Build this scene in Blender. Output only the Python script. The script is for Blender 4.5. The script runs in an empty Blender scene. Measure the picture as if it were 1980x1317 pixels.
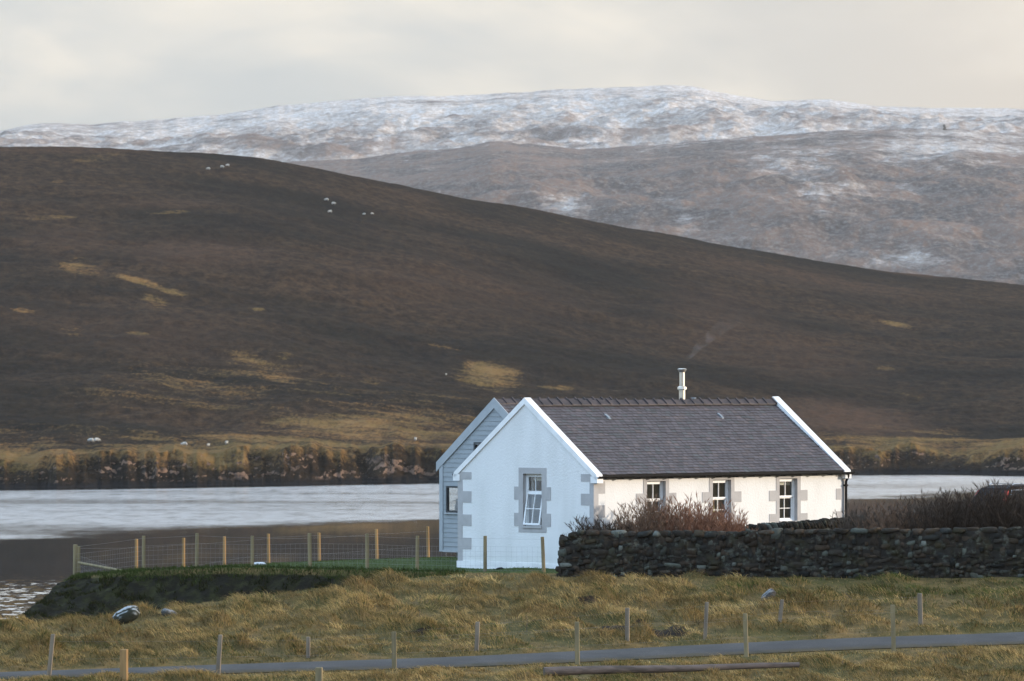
import bpy, bmesh, math, random
import numpy as np
from mathutils import Vector, Matrix

random.seed(7)
RNG = np.random.default_rng(11)
SC = bpy.context.scene
COL = SC.collection

# ------------------------------------------------------------------ camera
F = 11000.0                    # focal length in pixels of the 1980 px wide photograph (200 mm on 36 mm)
HOR = 720.0                    # row of the horizon
CAMZ = 18.0                    # the eye above the voe
PITCH = math.atan((HOR - 658.5) / F)
cam_d = bpy.data.cameras.new('camera')
cam = bpy.data.objects.new('camera', cam_d)
COL.objects.link(cam)
cam.location = (0, 0, CAMZ)
cam.rotation_euler = (math.pi / 2 + PITCH, 0, 0)
cam_d.sensor_width = 36.0
cam_d.lens = F / 1980 * 36.0
cam_d.clip_start = 1.0
cam_d.clip_end = 30000
cam_d.dof.use_dof = True
cam_d.dof.focus_distance = 178
cam_d.dof.aperture_fstop = 5.6
SC.camera = cam

# ------------------------------------------------------------------ light
SUN_EL = math.radians(9.0)
SUN_AZ = math.radians(93.0)    # compass style: 0 = +Y (into the picture), 90 = +X (right)
EXPOSURE = 1.2
w = bpy.data.worlds.new('World')
SC.world = w
w.use_nodes = True
wt = w.node_tree
wt.nodes.clear()


class NT:
    """tiny node-tree writer"""
    def __init__(self, tree):
        self.t = tree

    def n(self, typ, props=None, **ins):
        nd = self.t.nodes.new(typ)
        for k, v in (props or {}).items():
            setattr(nd, k, v)
        for k, v in ins.items():
            key = int(k[1:]) if k[0] == 'i' and k[1:].isdigit() else k.replace('_', ' ')
            self.set(nd.inputs[key], v)
        return nd

    def set(self, sock, v):
        if isinstance(v, bpy.types.Node):
            v = v.outputs[0]
        if isinstance(v, bpy.types.NodeSocket):
            self.t.links.new(v, sock)
        else:
            if hasattr(sock.default_value, '__len__') and not hasattr(v, '__len__'):
                v = [v] * len(sock.default_value)
            if hasattr(v, '__len__') and len(v) == 3 and len(sock.default_value) == 4:
                v = (*v, 1)
            sock.default_value = v

    def math(self, op, a, b=0.0, c=0.0, clamp=False):
        return self.n('ShaderNodeMath', {'operation': op, 'use_clamp': clamp}, i0=a, i1=b, i2=c)

    def mixc(self, f, a, b, mode='MIX'):
        nd = self.t.nodes.new('ShaderNodeMix')
        nd.data_type = 'RGBA'
        nd.blend_type = mode
        self.set(nd.inputs[0], f)
        self.set(nd.inputs[6], a)
        self.set(nd.inputs[7], b)
        return nd.outputs[2]

    def noise(self, vec, scale, detail=4, rough=0.55, dist=0.0):
        nd = self.n('ShaderNodeTexNoise', {}, Scale=scale, Detail=detail, Roughness=rough, Distortion=dist)
        if vec is not None:
            self.set(nd.inputs['Vector'], vec)
        return nd.outputs[0]

    def ramp(self, f, a, b):
        """smooth 0..1 between a and b"""
        nd = self.n('ShaderNodeMapRange', {'interpolation_type': 'SMOOTHSTEP'})
        self.set(nd.inputs[0], f)
        nd.inputs[1].default_value = a
        nd.inputs[2].default_value = b
        return nd.outputs[0]

    def mapping(self, vec, scale=(1, 1, 1), loc=(0, 0, 0), rot=(0, 0, 0)):
        nd = self.n('ShaderNodeMapping', {})
        self.set(nd.inputs['Vector'], vec)
        nd.inputs['Scale'].default_value = scale
        nd.inputs['Location'].default_value = loc
        nd.inputs['Rotation'].default_value = rot
        return nd.outputs[0]

    def attr(self, name):
        nd = self.n('ShaderNodeAttribute', {'attribute_name': name})
        return nd


W = NT(wt)
sky = W.n('ShaderNodeTexSky', {'sky_type': 'NISHITA', 'sun_disc': False, 'sun_elevation': SUN_EL,
                               'sun_rotation': SUN_AZ, 'altitude': 20, 'air_density': 1.0,
                               'dust_density': 1.2, 'ozone_density': 1.0})
tc = W.n('ShaderNodeTexCoord')
dirv = tc.outputs['Generated']
sep = W.n('ShaderNodeSeparateXYZ', Vector=dirv)
# unseen upper sky, brightened and blued away from the sun to light the gable; softer banks of cloud lie low down
veil = W.noise(W.mapping(dirv, (1.2, 1.2, 2.6), (0.4, 1.3, 0.2)), 1.6, 5, 0.55)
low = W.ramp(sep.outputs[2], 0.34, 0.03)
bank = W.noise(W.mapping(dirv, (14, 14, 34), (3.1, 0.4, 1.35), (0, 0.5, 0)), 1.0, 6, 0.5, 0.3)
bankf = W.ramp(bank, 0.40, 0.70)
warm = W.ramp(sep.outputs[0], -0.05, 0.16)
cloud_a = W.mixc(warm, (1.62, 1.70, 1.68), (2.18, 1.88, 1.52))
cloud = W.mixc(bankf, cloud_a, (2.75, 2.50, 2.08))
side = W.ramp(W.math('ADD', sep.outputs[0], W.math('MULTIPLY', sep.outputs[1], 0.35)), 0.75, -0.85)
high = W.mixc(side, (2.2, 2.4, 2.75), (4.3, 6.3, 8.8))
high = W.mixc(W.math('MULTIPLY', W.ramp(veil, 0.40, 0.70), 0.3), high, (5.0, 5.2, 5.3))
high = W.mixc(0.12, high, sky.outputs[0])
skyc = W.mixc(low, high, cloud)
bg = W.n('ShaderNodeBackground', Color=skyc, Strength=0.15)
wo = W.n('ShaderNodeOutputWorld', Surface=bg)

sun_d = bpy.data.lights.new('sun', 'SUN')
sun_d.energy = 2.0
sun_d.angle = math.radians(2.0)
sun_d.color = (1.0, 0.85, 0.68)
sun = bpy.data.objects.new('sun', sun_d)
COL.objects.link(sun)
to_sun = Vector((math.sin(SUN_AZ) * math.cos(SUN_EL), math.cos(SUN_AZ) * math.cos(SUN_EL), math.sin(SUN_EL)))
sun.rotation_euler = to_sun.to_track_quat('Z', 'Y').to_euler()
sun.location = (60, 150, 60)

SC.view_settings.view_transform = 'Standard'
SC.view_settings.look = 'None'
SC.view_settings.exposure = EXPOSURE
SC.view_settings.gamma = 1.0
SC.view_settings.use_curve_mapping = False
SC.render.engine = 'CYCLES'
SC.cycles.use_denoising = True
SC.cycles.use_adaptive_sampling = False
SC.cycles.max_bounces = 8
SC.cycles.volume_bounces = 1
SC.cycles.transparent_max_bounces = 24
SC.cycles.sample_clamp_indirect = 4.0
SC.cycles.sample_clamp_direct = 8.0


# ------------------------------------------------------------------ maths helpers
def P(px, py, d):
    """world point at depth d (metres along +Y) on the ray of a pixel"""
    b = (658.5 - py) / F
    y = math.cos(PITCH) - math.sin(PITCH) * b
    z = math.sin(PITCH) + math.cos(PITCH) * b
    k = d / y
    return Vector(((px - 990) / F * k, d, CAMZ + z * k))


def X(px, d):
    return (px - 990) / F * d


def _grad(ix, iy, seed):
    h = (ix.astype(np.int64) * 374761393 + iy.astype(np.int64) * 668265263 + seed * 1442695041) & 0xFFFFFFFF
    h = ((h ^ (h >> 13)) * 1274126177) & 0xFFFFFFFF
    h = (h ^ (h >> 16)) & 0xFFFF
    a = h * (2 * np.pi / 65536.0)
    return np.cos(a), np.sin(a)


def pnoise(x, y, seed=0):
    x = np.asarray(x, float)
    y = np.asarray(y, float)
    x0 = np.floor(x)
    y0 = np.floor(y)
    fx, fy = x - x0, y - y0
    u = fx * fx * fx * (fx * (fx * 6 - 15) + 10)
    v = fy * fy * fy * (fy * (fy * 6 - 15) + 10)

    def g(dx, dy):
        gx, gy = _grad(x0 + dx, y0 + dy, seed)
        return gx * (fx - dx) + gy * (fy - dy)
    a = g(0, 0) * (1 - u) + g(1, 0) * u
    b = g(0, 1) * (1 - u) + g(1, 1) * u
    return (a * (1 - v) + b * v) * 1.5


def fbm(x, y, octv=4, seed=0, gain=0.5, ridged=False):
    s = 0.0
    a = 1.0
    t = 0.0
    for i in range(octv):
        n = pnoise(x * 2 ** i + i * 17.3, y * 2 ** i - i * 9.1, seed + i)
        if ridged:
            n = 1 - 2 * np.abs(n)
        s = s + a * n
        t += a
        a *= gain
    return s / t


def sstep(a, b, x):
    t = np.clip((np.asarray(x, float) - a) / (b - a), 0, 1)
    return t * t * (3 - 2 * t)


class TPS:
    def __init__(self, pts, smooth=0.0):
        p = np.array(pts, float)
        self.c = p[:, :2]
        n = len(p)
        K = self._k(self.c, self.c) + np.eye(n) * smooth
        A = np.zeros((n + 3, n + 3))
        A[:n, :n] = K
        A[:n, n] = A[n, :n] = 1
        A[:n, n + 1:] = self.c
        A[n + 1:, :n] = self.c.T
        b = np.zeros(n + 3)
        b[:n] = p[:, 2]
        self.w = np.linalg.solve(A, b)

    def _k(self, a, b):
        r2 = ((a[:, None, :] - b[None, :, :]) ** 2).sum(-1)
        return 0.5 * r2 * np.log(r2 + 1e-9)

    def __call__(self, x, y):
        q = np.stack([np.ravel(x), np.ravel(y)], 1)
        out = np.empty(len(q))
        for i in range(0, len(q), 40000):
            s = q[i:i + 40000]
            out[i:i + 40000] = self._k(s, self.c) @ self.w[:-3] + self.w[-3] + s @ self.w[-2:]
        return out.reshape(np.shape(x))


# ------------------------------------------------------------------ object helpers
def tag(o, label=None, cat=None, group=None, kind=None):
    if label:
        o['label'] = label
    if cat:
        o['category'] = cat
    if group:
        o['group'] = group
    if kind:
        o['kind'] = kind
    return o


def empty(name, loc=(0, 0, 0), rz=0.0):
    o = bpy.data.objects.new(name, None)
    COL.objects.link(o)
    o.location = loc
    o.rotation_euler = (0, 0, rz)
    o.empty_display_size = 0.3
    return o


def np_mesh(name, verts, faces, mat=None, parent=None, attrs=None, smooth=False):
    """verts (N,3); faces: list of (M,k) int arrays; attrs: name -> (N,) or (N,3) per vertex"""
    me = bpy.data.meshes.new(name)
    verts = np.asarray(verts, np.float32)
    me.vertices.add(len(verts))
    me.vertices.foreach_set('co', verts.ravel())
    loops = np.concatenate([np.asarray(f, np.int32).ravel() for f in faces])
    tot = np.concatenate([np.full(len(f), np.asarray(f).shape[1], np.int32) for f in faces])
    start = np.concatenate([[0], np.cumsum(tot)[:-1]]).astype(np.int32)
    me.loops.add(len(loops))
    me.loops.foreach_set('vertex_index', loops)
    me.polygons.add(len(tot))
    me.polygons.foreach_set('loop_start', start)
    me.polygons.foreach_set('loop_total', tot)
    if smooth:
        me.polygons.foreach_set('use_smooth', np.ones(len(tot), bool))
    for k, v in (attrs or {}).items():
        v = np.asarray(v, np.float32)
        if v.ndim == 1:
            a = me.attributes.new(k, 'FLOAT', 'POINT')
            a.data.foreach_set('value', v)
        else:
            a = me.attributes.new(k, 'FLOAT_COLOR', 'POINT')
            a.data.foreach_set('color', np.concatenate([v, np.ones((len(v), 1), np.float32)], 1).ravel())
    me.update(calc_edges=True)
    me.validate()
    o = bpy.data.objects.new(name, me)
    COL.objects.link(o)
    if mat:
        me.materials.append(mat)
    if parent:
        o.parent = parent
    return o


def grid_faces(nr, nc):
    i = np.arange(nr * nc).reshape(nr, nc)
    return np.stack([i[:-1, :-1], i[:-1, 1:], i[1:, 1:], i[1:, :-1]], -1).reshape(-1, 4)


class MB:
    """collects simple solids into one mesh"""
    def __init__(self):
        self.v, self.f, self.c = [], [], []

    def add(self, vs, fs, col=None):
        b = len(self.v)
        self.v += [tuple(p) for p in vs]
        self.f += [[b + i for i in f] for f in fs]
        self.c += [col or (1, 1, 1)] * len(vs)

    def quad(self, a, b, c, d, col=None):
        self.add([a, b, c, d], [(0, 1, 2, 3)], col)

    def box(self, x0, x1, y0, y1, z0, z1, col=None, M=None):
        vs = [(x, y, z) for z in (z0, z1) for y in (y0, y1) for x in (x0, x1)]
        if M:
            vs = [M(*p) for p in vs]
        self.add(vs, [(0, 2, 3, 1), (4, 5, 7, 6), (0, 1, 5, 4), (2, 6, 7, 3), (0, 4, 6, 2), (1, 3, 7, 5)], col)

    def tube(self, pts, rads, n=8, cap=True, col=None):
        pts = [Vector(p) for p in pts]
        if not hasattr(rads, '__len__'):
            rads = [rads] * len(pts)
        rings = []
        for i, p in enumerate(pts):
            t = (pts[min(i + 1, len(pts) - 1)] - pts[max(i - 1, 0)]).normalized()
            ref = Vector((0, 0, 1)) if abs(t.z) < 0.9 else Vector((1, 0, 0))
            a = t.cross(ref).normalized()
            b = t.cross(a)
            rings.append([p + (a * math.cos(2 * math.pi * k / n) + b * math.sin(2 * math.pi * k / n)) * rads[i] for k in range(n)])
        vs = [q for r in rings for q in r]
        fs = []
        for i in range(len(rings) - 1):
            for k in range(n):
                k2 = (k + 1) % n
                fs.append((i * n + k, i * n + k2, (i + 1) * n + k2, (i + 1) * n + k))
        if cap:
            fs.append(tuple(range(n))[::-1])
            fs.append(tuple((len(rings) - 1) * n + k for k in range(n)))
        self.add(vs, fs, col)

    def prism(self, poly, a0, a1, M, col=None):
        """poly: list of 2-D points, extruded from a0 to a1; M(p, q, a) -> xyz"""
        n = len(poly)
        vs = [M(p, q, a0) for p, q in poly] + [M(p, q, a1) for p, q in poly]
        fs = [tuple(range(n)), tuple(range(2 * n - 1, n - 1, -1))]
        fs += [(i, n + i, n + (i + 1) % n, (i + 1) % n) for i in range(n)]
        self.add(vs, fs, col)

    def build(self, name, mat=None, parent=None, smooth=False, fix=True, bevel=0.0):
        me = bpy.data.meshes.new(name)
        me.from_pydata(self.v, [], self.f)
        if any(c != (1, 1, 1) for c in self.c):
            a = me.attributes.new('tint', 'FLOAT_COLOR', 'POINT')
            a.data.foreach_set('color', np.array([(*c, 1) for c in self.c], np.float32).ravel())
        if fix:
            bm = bmesh.new()
            bm.from_mesh(me)
            bmesh.ops.recalc_face_normals(bm, faces=bm.faces)
            if bevel:
                bmesh.ops.bevel(bm, geom=list(bm.edges), offset=bevel, segments=2, affect='EDGES', clamp_overlap=True)
            bm.to_mesh(me)
            bm.free()
        if smooth:
            me.polygons.foreach_set('use_smooth', np.ones(len(me.polygons), bool))
        me.update()
        o = bpy.data.objects.new(name, me)
        COL.objects.link(o)
        if mat:
            me.materials.append(mat)
        if parent:
            o.parent = parent
        return o


# ------------------------------------------------------------------ materials
def newmat(name):
    m = bpy.data.materials.new(name)
    m.use_nodes = True
    m.node_tree.nodes.clear()
    return m, NT(m.node_tree)


def finish(t, bsdf, disp=None):
    t.n('ShaderNodeOutputMaterial', Surface=bsdf)


def principled(t, color, rough=0.8, metal=0.0, spec=0.3, normal=None):
    b = t.n('ShaderNodeBsdfPrincipled')
    t.set(b.inputs['Base Color'], color)
    t.set(b.inputs['Roughness'], rough)
    t.set(b.inputs['Metallic'], metal)
    t.set(b.inputs['Specular IOR Level'], spec)
    if normal is not None:
        t.set(b.inputs['Normal'], normal)
    return b


def bump(t, h, dist=0.01, strength=1.0):
    return t.n('ShaderNodeBump', Height=h, Distance=dist, Strength=strength).outputs[0]


def simple(name, c1, c2=None, scale=8.0, rough=0.75, metal=0.0, spec=0.3, bscale=None, bdist=0.005, stretch=(1, 1, 1)):
    m, t = newmat(name)
    co = t.n('ShaderNodeTexCoord').outputs['Object']
    co = t.mapping(co, stretch)
    col = c1
    if c2:
        col = t.mixc(t.ramp(t.noise(co, scale, 5, 0.6), 0.35, 0.68), c1, c2)
    nor = bump(t, t.noise(co, bscale, 4, 0.6), bdist) if bscale else None
    finish(t, principled(t, col, rough, metal, spec, nor))
    return m


def tinted(name, rough=0.8, spec=0.25, var=0.5, scale=12.0, bscale=None, bdist=0.006):
    """per-piece colour from the mesh, broken up by noise"""
    m, t = newmat(name)
    co = t.n('ShaderNodeTexCoord').outputs['Object']
    a = t.attr('tint')
    n = t.noise(co, scale, 5, 0.65)
    k = t.math('MULTIPLY_ADD', n, 2 * var, 1 - var)
    v = t.n('ShaderNodeVectorMath', {'operation': 'SCALE'}, i0=a.outputs[0])
    t.set(v.inputs['Scale'], k)
    nor = bump(t, t.noise(co, bscale, 5, 0.65), bdist) if bscale else None
    finish(t, principled(t, v.outputs[0], rough, 0, spec, nor))
    return m


MAT = {}


def make_materials():
    # rough-cast white paint
    m, t = newmat('white_harling')
    co = t.n('ShaderNodeTexCoord').outputs['Object']
    st = t.ramp(t.noise(t.mapping(co, (1, 1, 0.35)), 1.3, 6, 0.6), 0.35, 0.75)
    col = t.mixc(st, (0.73, 0.73, 0.725), (0.66, 0.66, 0.65))
    low = t.ramp(t.n('ShaderNodeSeparateXYZ', Vector=co).outputs[2], 0.7, -0.1)
    col = t.mixc(t.math('MULTIPLY', low, t.noise(co, 5, 4, 0.6)), col, (0.52, 0.55, 0.48))
    h = t.math('ADD', t.noise(co, 14, 4, 0.6), t.math('MULTIPLY', t.noise(co, 45, 2, 0.5), 0.5))
    finish(t, principled(t, col, 0.85, 0, 0.2, bump(t, h, 0.018, 0.8)))
    MAT['harl'] = m
    MAT['white_cope'] = simple('white_painted_cope', (0.80, 0.80, 0.80), (0.70, 0.70, 0.70), 2.5, 0.7, bscale=20, bdist=0.004)
    MAT['quoin'] = simple('grey_painted_quoin', (0.41, 0.40, 0.40), (0.36, 0.352, 0.352), 3.0, 0.75, bscale=30, bdist=0.003)
    MAT['slate'] = tinted('roof_slate', 0.55, 0.4, 0.35, 9.0, 40, 0.002)
    MAT['ridge'] = simple('ridge_tile', (0.040, 0.034, 0.036), (0.072, 0.056, 0.055), 3.0, 0.6, bscale=30, bdist=0.003)
    MAT['gutter'] = simple('black_gutter', (0.006, 0.006, 0.006), (0.010, 0.009, 0.009), 6, 0.7, spec=0.15)
    MAT['frame'] = simple('white_window_frame', (0.76, 0.77, 0.78), (0.70, 0.71, 0.72), 6, 0.4, spec=0.4)
    MAT['dark_frame'] = simple('dark_window_frame', (0.03, 0.035, 0.04), (0.045, 0.05, 0.055), 6, 0.4, spec=0.4)
    MAT['clad'] = simple('grey_cladding', (0.30, 0.325, 0.345), (0.26, 0.285, 0.305), 2.0, 0.7, bscale=25, bdist=0.002, stretch=(1, 1, 4))
    MAT['clad_trim'] = simple('grey_trim_board', (0.36, 0.385, 0.405), (0.32, 0.345, 0.365), 3.0, 0.65, bscale=20, bdist=0.002)
    MAT['concrete'] = simple('concrete', (0.28, 0.28, 0.27), (0.20, 0.20, 0.19), 5, 0.9, bscale=30)
    MAT['steel'] = simple('flue_steel', (0.72, 0.68, 0.60), (0.60, 0.57, 0.52), 8, 0.32, metal=1.0)
    MAT['lead'] = simple('lead_grey', (0.16, 0.19, 0.22), (0.24, 0.27, 0.30), 8, 0.55)
    MAT['curtain'] = simple('cream_curtain', (0.80, 0.68, 0.36), (0.70, 0.58, 0.28), 10, 0.9)
    MAT['blind'] = simple('pale_blind', (0.62, 0.60, 0.52), (0.55, 0.53, 0.46), 10, 0.9)
    MAT['room'] = simple('room_wall', (0.30, 0.28, 0.25), (0.26, 0.24, 0.22), 3, 0.9)
    m, t = newmat('window_glass')
    fac = t.n('ShaderNodeLayerWeight', Blend=0.5).outputs['Facing']
    lw = t.math('MULTIPLY_ADD', t.math('POWER', fac, 5.0), 0.88, 0.10)
    gl = t.n('ShaderNodeBsdfGlossy', Color=(0.95, 0.97, 1.0), Roughness=0.02)
    tr = t.n('ShaderNodeBsdfTransparent', Color=(0.90, 0.92, 0.91))
    mx = t.n('ShaderNodeMixShader', i0=lw, i1=tr, i2=gl)
    finish(t, mx)
    MAT['glass'] = m
    m, t = newmat('wall_stone')
    co = t.n('ShaderNodeTexCoord').outputs['Object']
    n_ = t.noise(co, 9.0, 5, 0.65)
    v = t.n('ShaderNodeVectorMath', {'operation': 'SCALE'}, i0=t.attr('tint').outputs[0])
    t.set(v.inputs['Scale'], t.math('MULTIPLY_ADD', n_, 1.5, 0.25))
    lich = t.ramp(t.noise(t.mapping(co, (1, 1, 1.2), (4, 2, 7)), 4.2, 6, 0.72), 0.53, 0.66)
    moss = t.ramp(t.noise(t.mapping(co, (1, 1, 1), (14, 9, 3)), 2.0, 5, 0.65), 0.50, 0.68)
    col = t.mixc(t.math('MULTIPLY', moss, 0.55), v, (0.040, 0.036, 0.018))
    col = t.mixc(t.math('MULTIPLY', lich, 0.55), col, (0.105, 0.112, 0.092))
    finish(t, principled(t, col, 0.92, 0, 0.1, bump(t, t.noise(co, 22, 5, 0.65), 0.02)))
    MAT['stone'] = m
    MAT['rock'] = tinted('field_rock', 0.9, 0.2, 0.7, 7.0, 15, 0.03)
    # timber
    for key, a, b in (('post', (0.25, 0.20, 0.11), (0.15, 0.125, 0.075)), ('post_new', (0.33, 0.20, 0.085), (0.20, 0.125, 0.055)),
                      ('post_old', (0.25, 0.20, 0.145), (0.135, 0.11, 0.085)), ('log', (0.12, 0.095, 0.085), (0.055, 0.045, 0.04))):
        MAT[key] = simple('timber_' + key, a, b, 7, 0.85, bscale=20, bdist=0.006, stretch=(1, 1, 0.12) if key != 'log' else (0.12, 1, 1))
    MAT['wire'] = simple('galvanised_wire', (0.30, 0.30, 0.30), (0.22, 0.21, 0.21), 5, 0.6, metal=0.3)
    MAT['fleece'] = tinted('sheep_fleece', 0.95, 0.05, 0.15, 6.0)
    MAT['twig'] = tinted('bare_twig', 0.85, 0.15, 0.3, 3.0)
    m, t = newmat('grass_blade')
    a = t.attr('tint')
    d = t.n('ShaderNodeBsdfDiffuse', Color=a.outputs[0], Roughness=0.4)
    tl = t.n('ShaderNodeBsdfTranslucent', Color=a.outputs[0])
    finish(t, t.n('ShaderNodeMixShader', i0=0.28, i1=d, i2=tl))
    MAT['blade'] = m
    # asphalt
    m, t = newmat('asphalt')
    co = t.n('ShaderNodeTexCoord').outputs['Object']
    col = t.mixc(t.ramp(t.noise(co, 0.8, 6, 0.65), 0.3, 0.7), (0.062, 0.058, 0.054), (0.115, 0.108, 0.100))
    col = t.mixc(t.ramp(t.noise(co, 26, 3, 0.7), 0.3, 0.75), (0.05, 0.05, 0.052), col)
    edge = t.attr('edge').outputs['Fac']
    ek = t.ramp(t.math('ADD', edge, t.math('MULTIPLY', t.noise(co, 2.5, 4, 0.6), 0.5)), 0.95, 1.3)
    col = t.mixc(ek, col, (0.07, 0.06, 0.04))
    finish(t, principled(t, col, 0.85, 0, 0.15, bump(t, t.noise(co, 40, 3, 0.6), 0.006)))
    MAT['asphalt'] = m
    # near ground: field, lawn, bank and bare peat by per-vertex cover
    m, t = newmat('near_ground')
    co = t.n('ShaderNodeTexCoord').outputs['Object']
    n1 = t.ramp(t.noise(co, 0.45, 6, 0.6), 0.38, 0.64)
    n2 = t.ramp(t.noise(co, 2.2, 6, 0.65), 0.35, 0.68)
    field = t.mixc(n2, (0.090, 0.066, 0.028), (0.20, 0.135, 0.058))
    field = t.mixc(t.math('MULTIPLY', n1, 0.55), field, (0.055, 0.062, 0.020))
    lawn = t.mixc(n2, (0.045, 0.066, 0.020), (0.068, 0.092, 0.030))
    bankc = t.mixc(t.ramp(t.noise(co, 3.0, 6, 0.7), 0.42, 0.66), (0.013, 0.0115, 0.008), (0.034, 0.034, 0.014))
    peat = t.mixc(n2, (0.018, 0.013, 0.010), (0.045, 0.032, 0.022))
    lm, bk, mu = (t.attr(k).outputs['Fac'] for k in ('lawn', 'bank', 'mud'))
    jit = t.math('MULTIPLY_ADD', t.noise(co, 3.0, 5, 0.65), 0.7, -0.35)
    col = t.mixc(t.ramp(t.math('ADD', mu, jit), 0.35, 0.65), field, peat)
    col = t.mixc(t.ramp(t.math('ADD', lm, jit), 0.35, 0.65), col, lawn)
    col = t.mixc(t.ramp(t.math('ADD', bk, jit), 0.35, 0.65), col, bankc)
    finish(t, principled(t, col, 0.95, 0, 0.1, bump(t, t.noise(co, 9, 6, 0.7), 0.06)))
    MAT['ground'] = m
    # water
    m, t = newmat('voe_water')
    g = t.n('ShaderNodeNewGeometry').outputs['Position']
    sp = t.n('ShaderNodeSeparateXYZ', Vector=g)
    x, y = sp.outputs[0], sp.outputs[1]
    wob = t.noise(t.mapping(g, (0.010, 0.022, 0.02)), 1.0, 6, 0.6)
    line = t.math('SUBTRACT', y, t.math('MULTIPLY_ADD', x, 1.9, 728.0))
    line = t.math('ADD', line, t.math('MULTIPLY_ADD', wob, 130.0, -62.0))
    breeze = t.ramp(t.math('ADD', line, t.math('MULTIPLY_ADD', t.noise(t.mapping(g, (0.25, 0.05, 1)), 1.0, 4, 0.7), 44.0, -22.0)), -30.0, 18.0)
    shore = t.attr('shore').outputs['Fac']
    breeze = t.math('MULTIPLY', breeze, t.ramp(t.math('ADD', shore, t.math('MULTIPLY', wob, 10.0)), 17.0, 34.0))
    streak = t.ramp(t.noise(t.mapping(g, (0.008, 0.030, 0.02)), 1.0, 2, 0.5), 0.28, 0.60)
    breeze = t.math('MULTIPLY', breeze, t.math('MULTIPLY_ADD', streak, 0.28, 0.72))
    breeze = t.math('MULTIPLY', breeze, t.math('MULTIPLY_ADD', t.ramp(t.noise(t.mapping(g, (0.35, 0.10, 1)), 1.0, 5, 0.75), 0.25, 0.6), 0.35, 0.65))
    near = t.ramp(y, 520.0, 440.0)
    rough = t.math('MULTIPLY_ADD', breeze, 0.19, 0.03)
    wn = t.n('ShaderNodeTexNoise', {}, Scale=1.0, Detail=5.0, Roughness=0.62)
    t.set(wn.inputs['Vector'], t.mapping(g, (0.9, 0.40, 1)))
    amp = t.math('MULTIPLY_ADD', near, 0.50, 0.003)
    amp = t.math('MULTIPLY_ADD', breeze, 0.03, amp)
    off = t.n('ShaderNodeVectorMath', {'operation': 'SUBTRACT'}, i0=wn.outputs[1], i1=(0.5, 0.5, 0.5))
    sc_ = t.n('ShaderNodeVectorMath', {'operation': 'SCALE'}, i0=off)
    t.set(sc_.inputs['Scale'], amp)
    flat = t.n('ShaderNodeVectorMath', {'operation': 'MULTIPLY'}, i0=sc_, i1=(0.6, 1.0, 0.0))
    addn = t.n('ShaderNodeVectorMath', {'operation': 'ADD'}, i0=flat, i1=(0.0, 0.0, 1.0))
    nd = t.n('ShaderNodeVectorMath', {'operation': 'NORMALIZE'}, i0=addn)
    fr = t.n('ShaderNodeFresnel', IOR=1.33)
    gl = t.n('ShaderNodeBsdfGlossy', {'distribution': 'MULTI_GGX'}, Color=(0.96, 0.97, 0.98))
    t.set(gl.inputs['Roughness'], rough)
    t.set(gl.inputs['Normal'], nd.outputs[0])
    df = t.n('ShaderNodeBsdfDiffuse', Color=(0.012, 0.014, 0.015))
    finish(t, t.n('ShaderNodeMixShader', i0=fr, i1=df, i2=gl))
    MAT['water'] = m
    # heather hill
    m, t = newmat('heather_hill')
    g = t.n('ShaderNodeNewGeometry').outputs['Position']
    big = t.ramp(t.noise(t.mapping(g, (0.010, 0.016, 0.02)), 1.0, 7, 0.62), 0.36, 0.66)
    midn = t.ramp(t.noise(t.mapping(g, (0.045, 0.060, 0.05), (3, 7, 1)), 1.0, 7, 0.7, 0.4), 0.34, 0.68)
    fine = t.ramp(t.noise(t.mapping(g, (0.42, 0.16, 0.4)), 1.0, 8, 0.8), 0.34, 0.68)
    grain = t.noise(t.mapping(g, (1.3, 0.35, 1.3)), 1.0, 4, 0.8)
    h1 = t.mixc(fine, (0.0045, 0.0042, 0.0038), (0.021, 0.0158, 0.0108))
    h2 = t.mixc(fine, (0.0130, 0.0092, 0.0068), (0.074, 0.045, 0.025))
    h1 = t.mixc(t.math('MULTIPLY', midn, 0.55), h1, (0.022, 0.018, 0.011))
    col = t.mixc(big, h1, h2)
    col = t.mixc(t.math('MULTIPLY', t.ramp(grain, 0.58, 0.72), 0.5), col, (0.085, 0.050, 0.030))
    redm = t.attr('red').outputs['Fac']
    col = t.mixc(t.math('MULTIPLY', redm, t.math('MULTIPLY_ADD', fine, 0.5, 0.5)), col, (0.088, 0.050, 0.031))
    gold = t.attr('gold').outputs['Fac']
    gj = t.math('MULTIPLY_ADD', t.noise(t.mapping(g, (0.055, 0.085, 0.06)), 1.0, 9, 0.72), 3.4, -1.7)
    gj2 = t.math('MULTIPLY_ADD', grain, 2.0, -1.0)
    gk = t.math('MULTIPLY', t.ramp(t.math('ADD', t.math('ADD', gold, gj), gj2), 0.25, 1.25), t.ramp(gold, 0.0, 0.4))
    gcol = t.mixc(t.ramp(t.noise(t.mapping(g, (0.1, 0.06, 0.1)), 1.0, 5, 0.6), 0.35, 0.65), (0.25, 0.13, 0.045), (0.15, 0.098, 0.032))
    gcol = t.mixc(t.math('MULTIPLY', fine, 0.5), gcol, (0.29, 0.19, 0.085))
    col = t.mixc(t.math('MULTIPLY', gk, 0.82), col, gcol)
    rock = t.attr('rock').outputs['Fac']
    rn = t.noise(t.mapping(g, (0.35, 0.35, 0.7)), 1.0, 6, 0.7)
    rcol = t.mixc(t.ramp(rn, 0.36, 0.66), (0.045, 0.037, 0.033), (0.25, 0.165, 0.12))
    rk = t.ramp(t.math('ADD', rock, t.math('MULTIPLY_ADD', t.noise(t.mapping(g, (0.10, 0.10, 0.25)), 1.0, 6, 0.65), 2.2, -1.2)), 0.35, 0.6)
    col = t.mixc(rk, col, rcol)
    tide = t.ramp(t.n('ShaderNodeSeparateXYZ', Vector=g).outputs[2], 1.1, 0.35)
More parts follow.
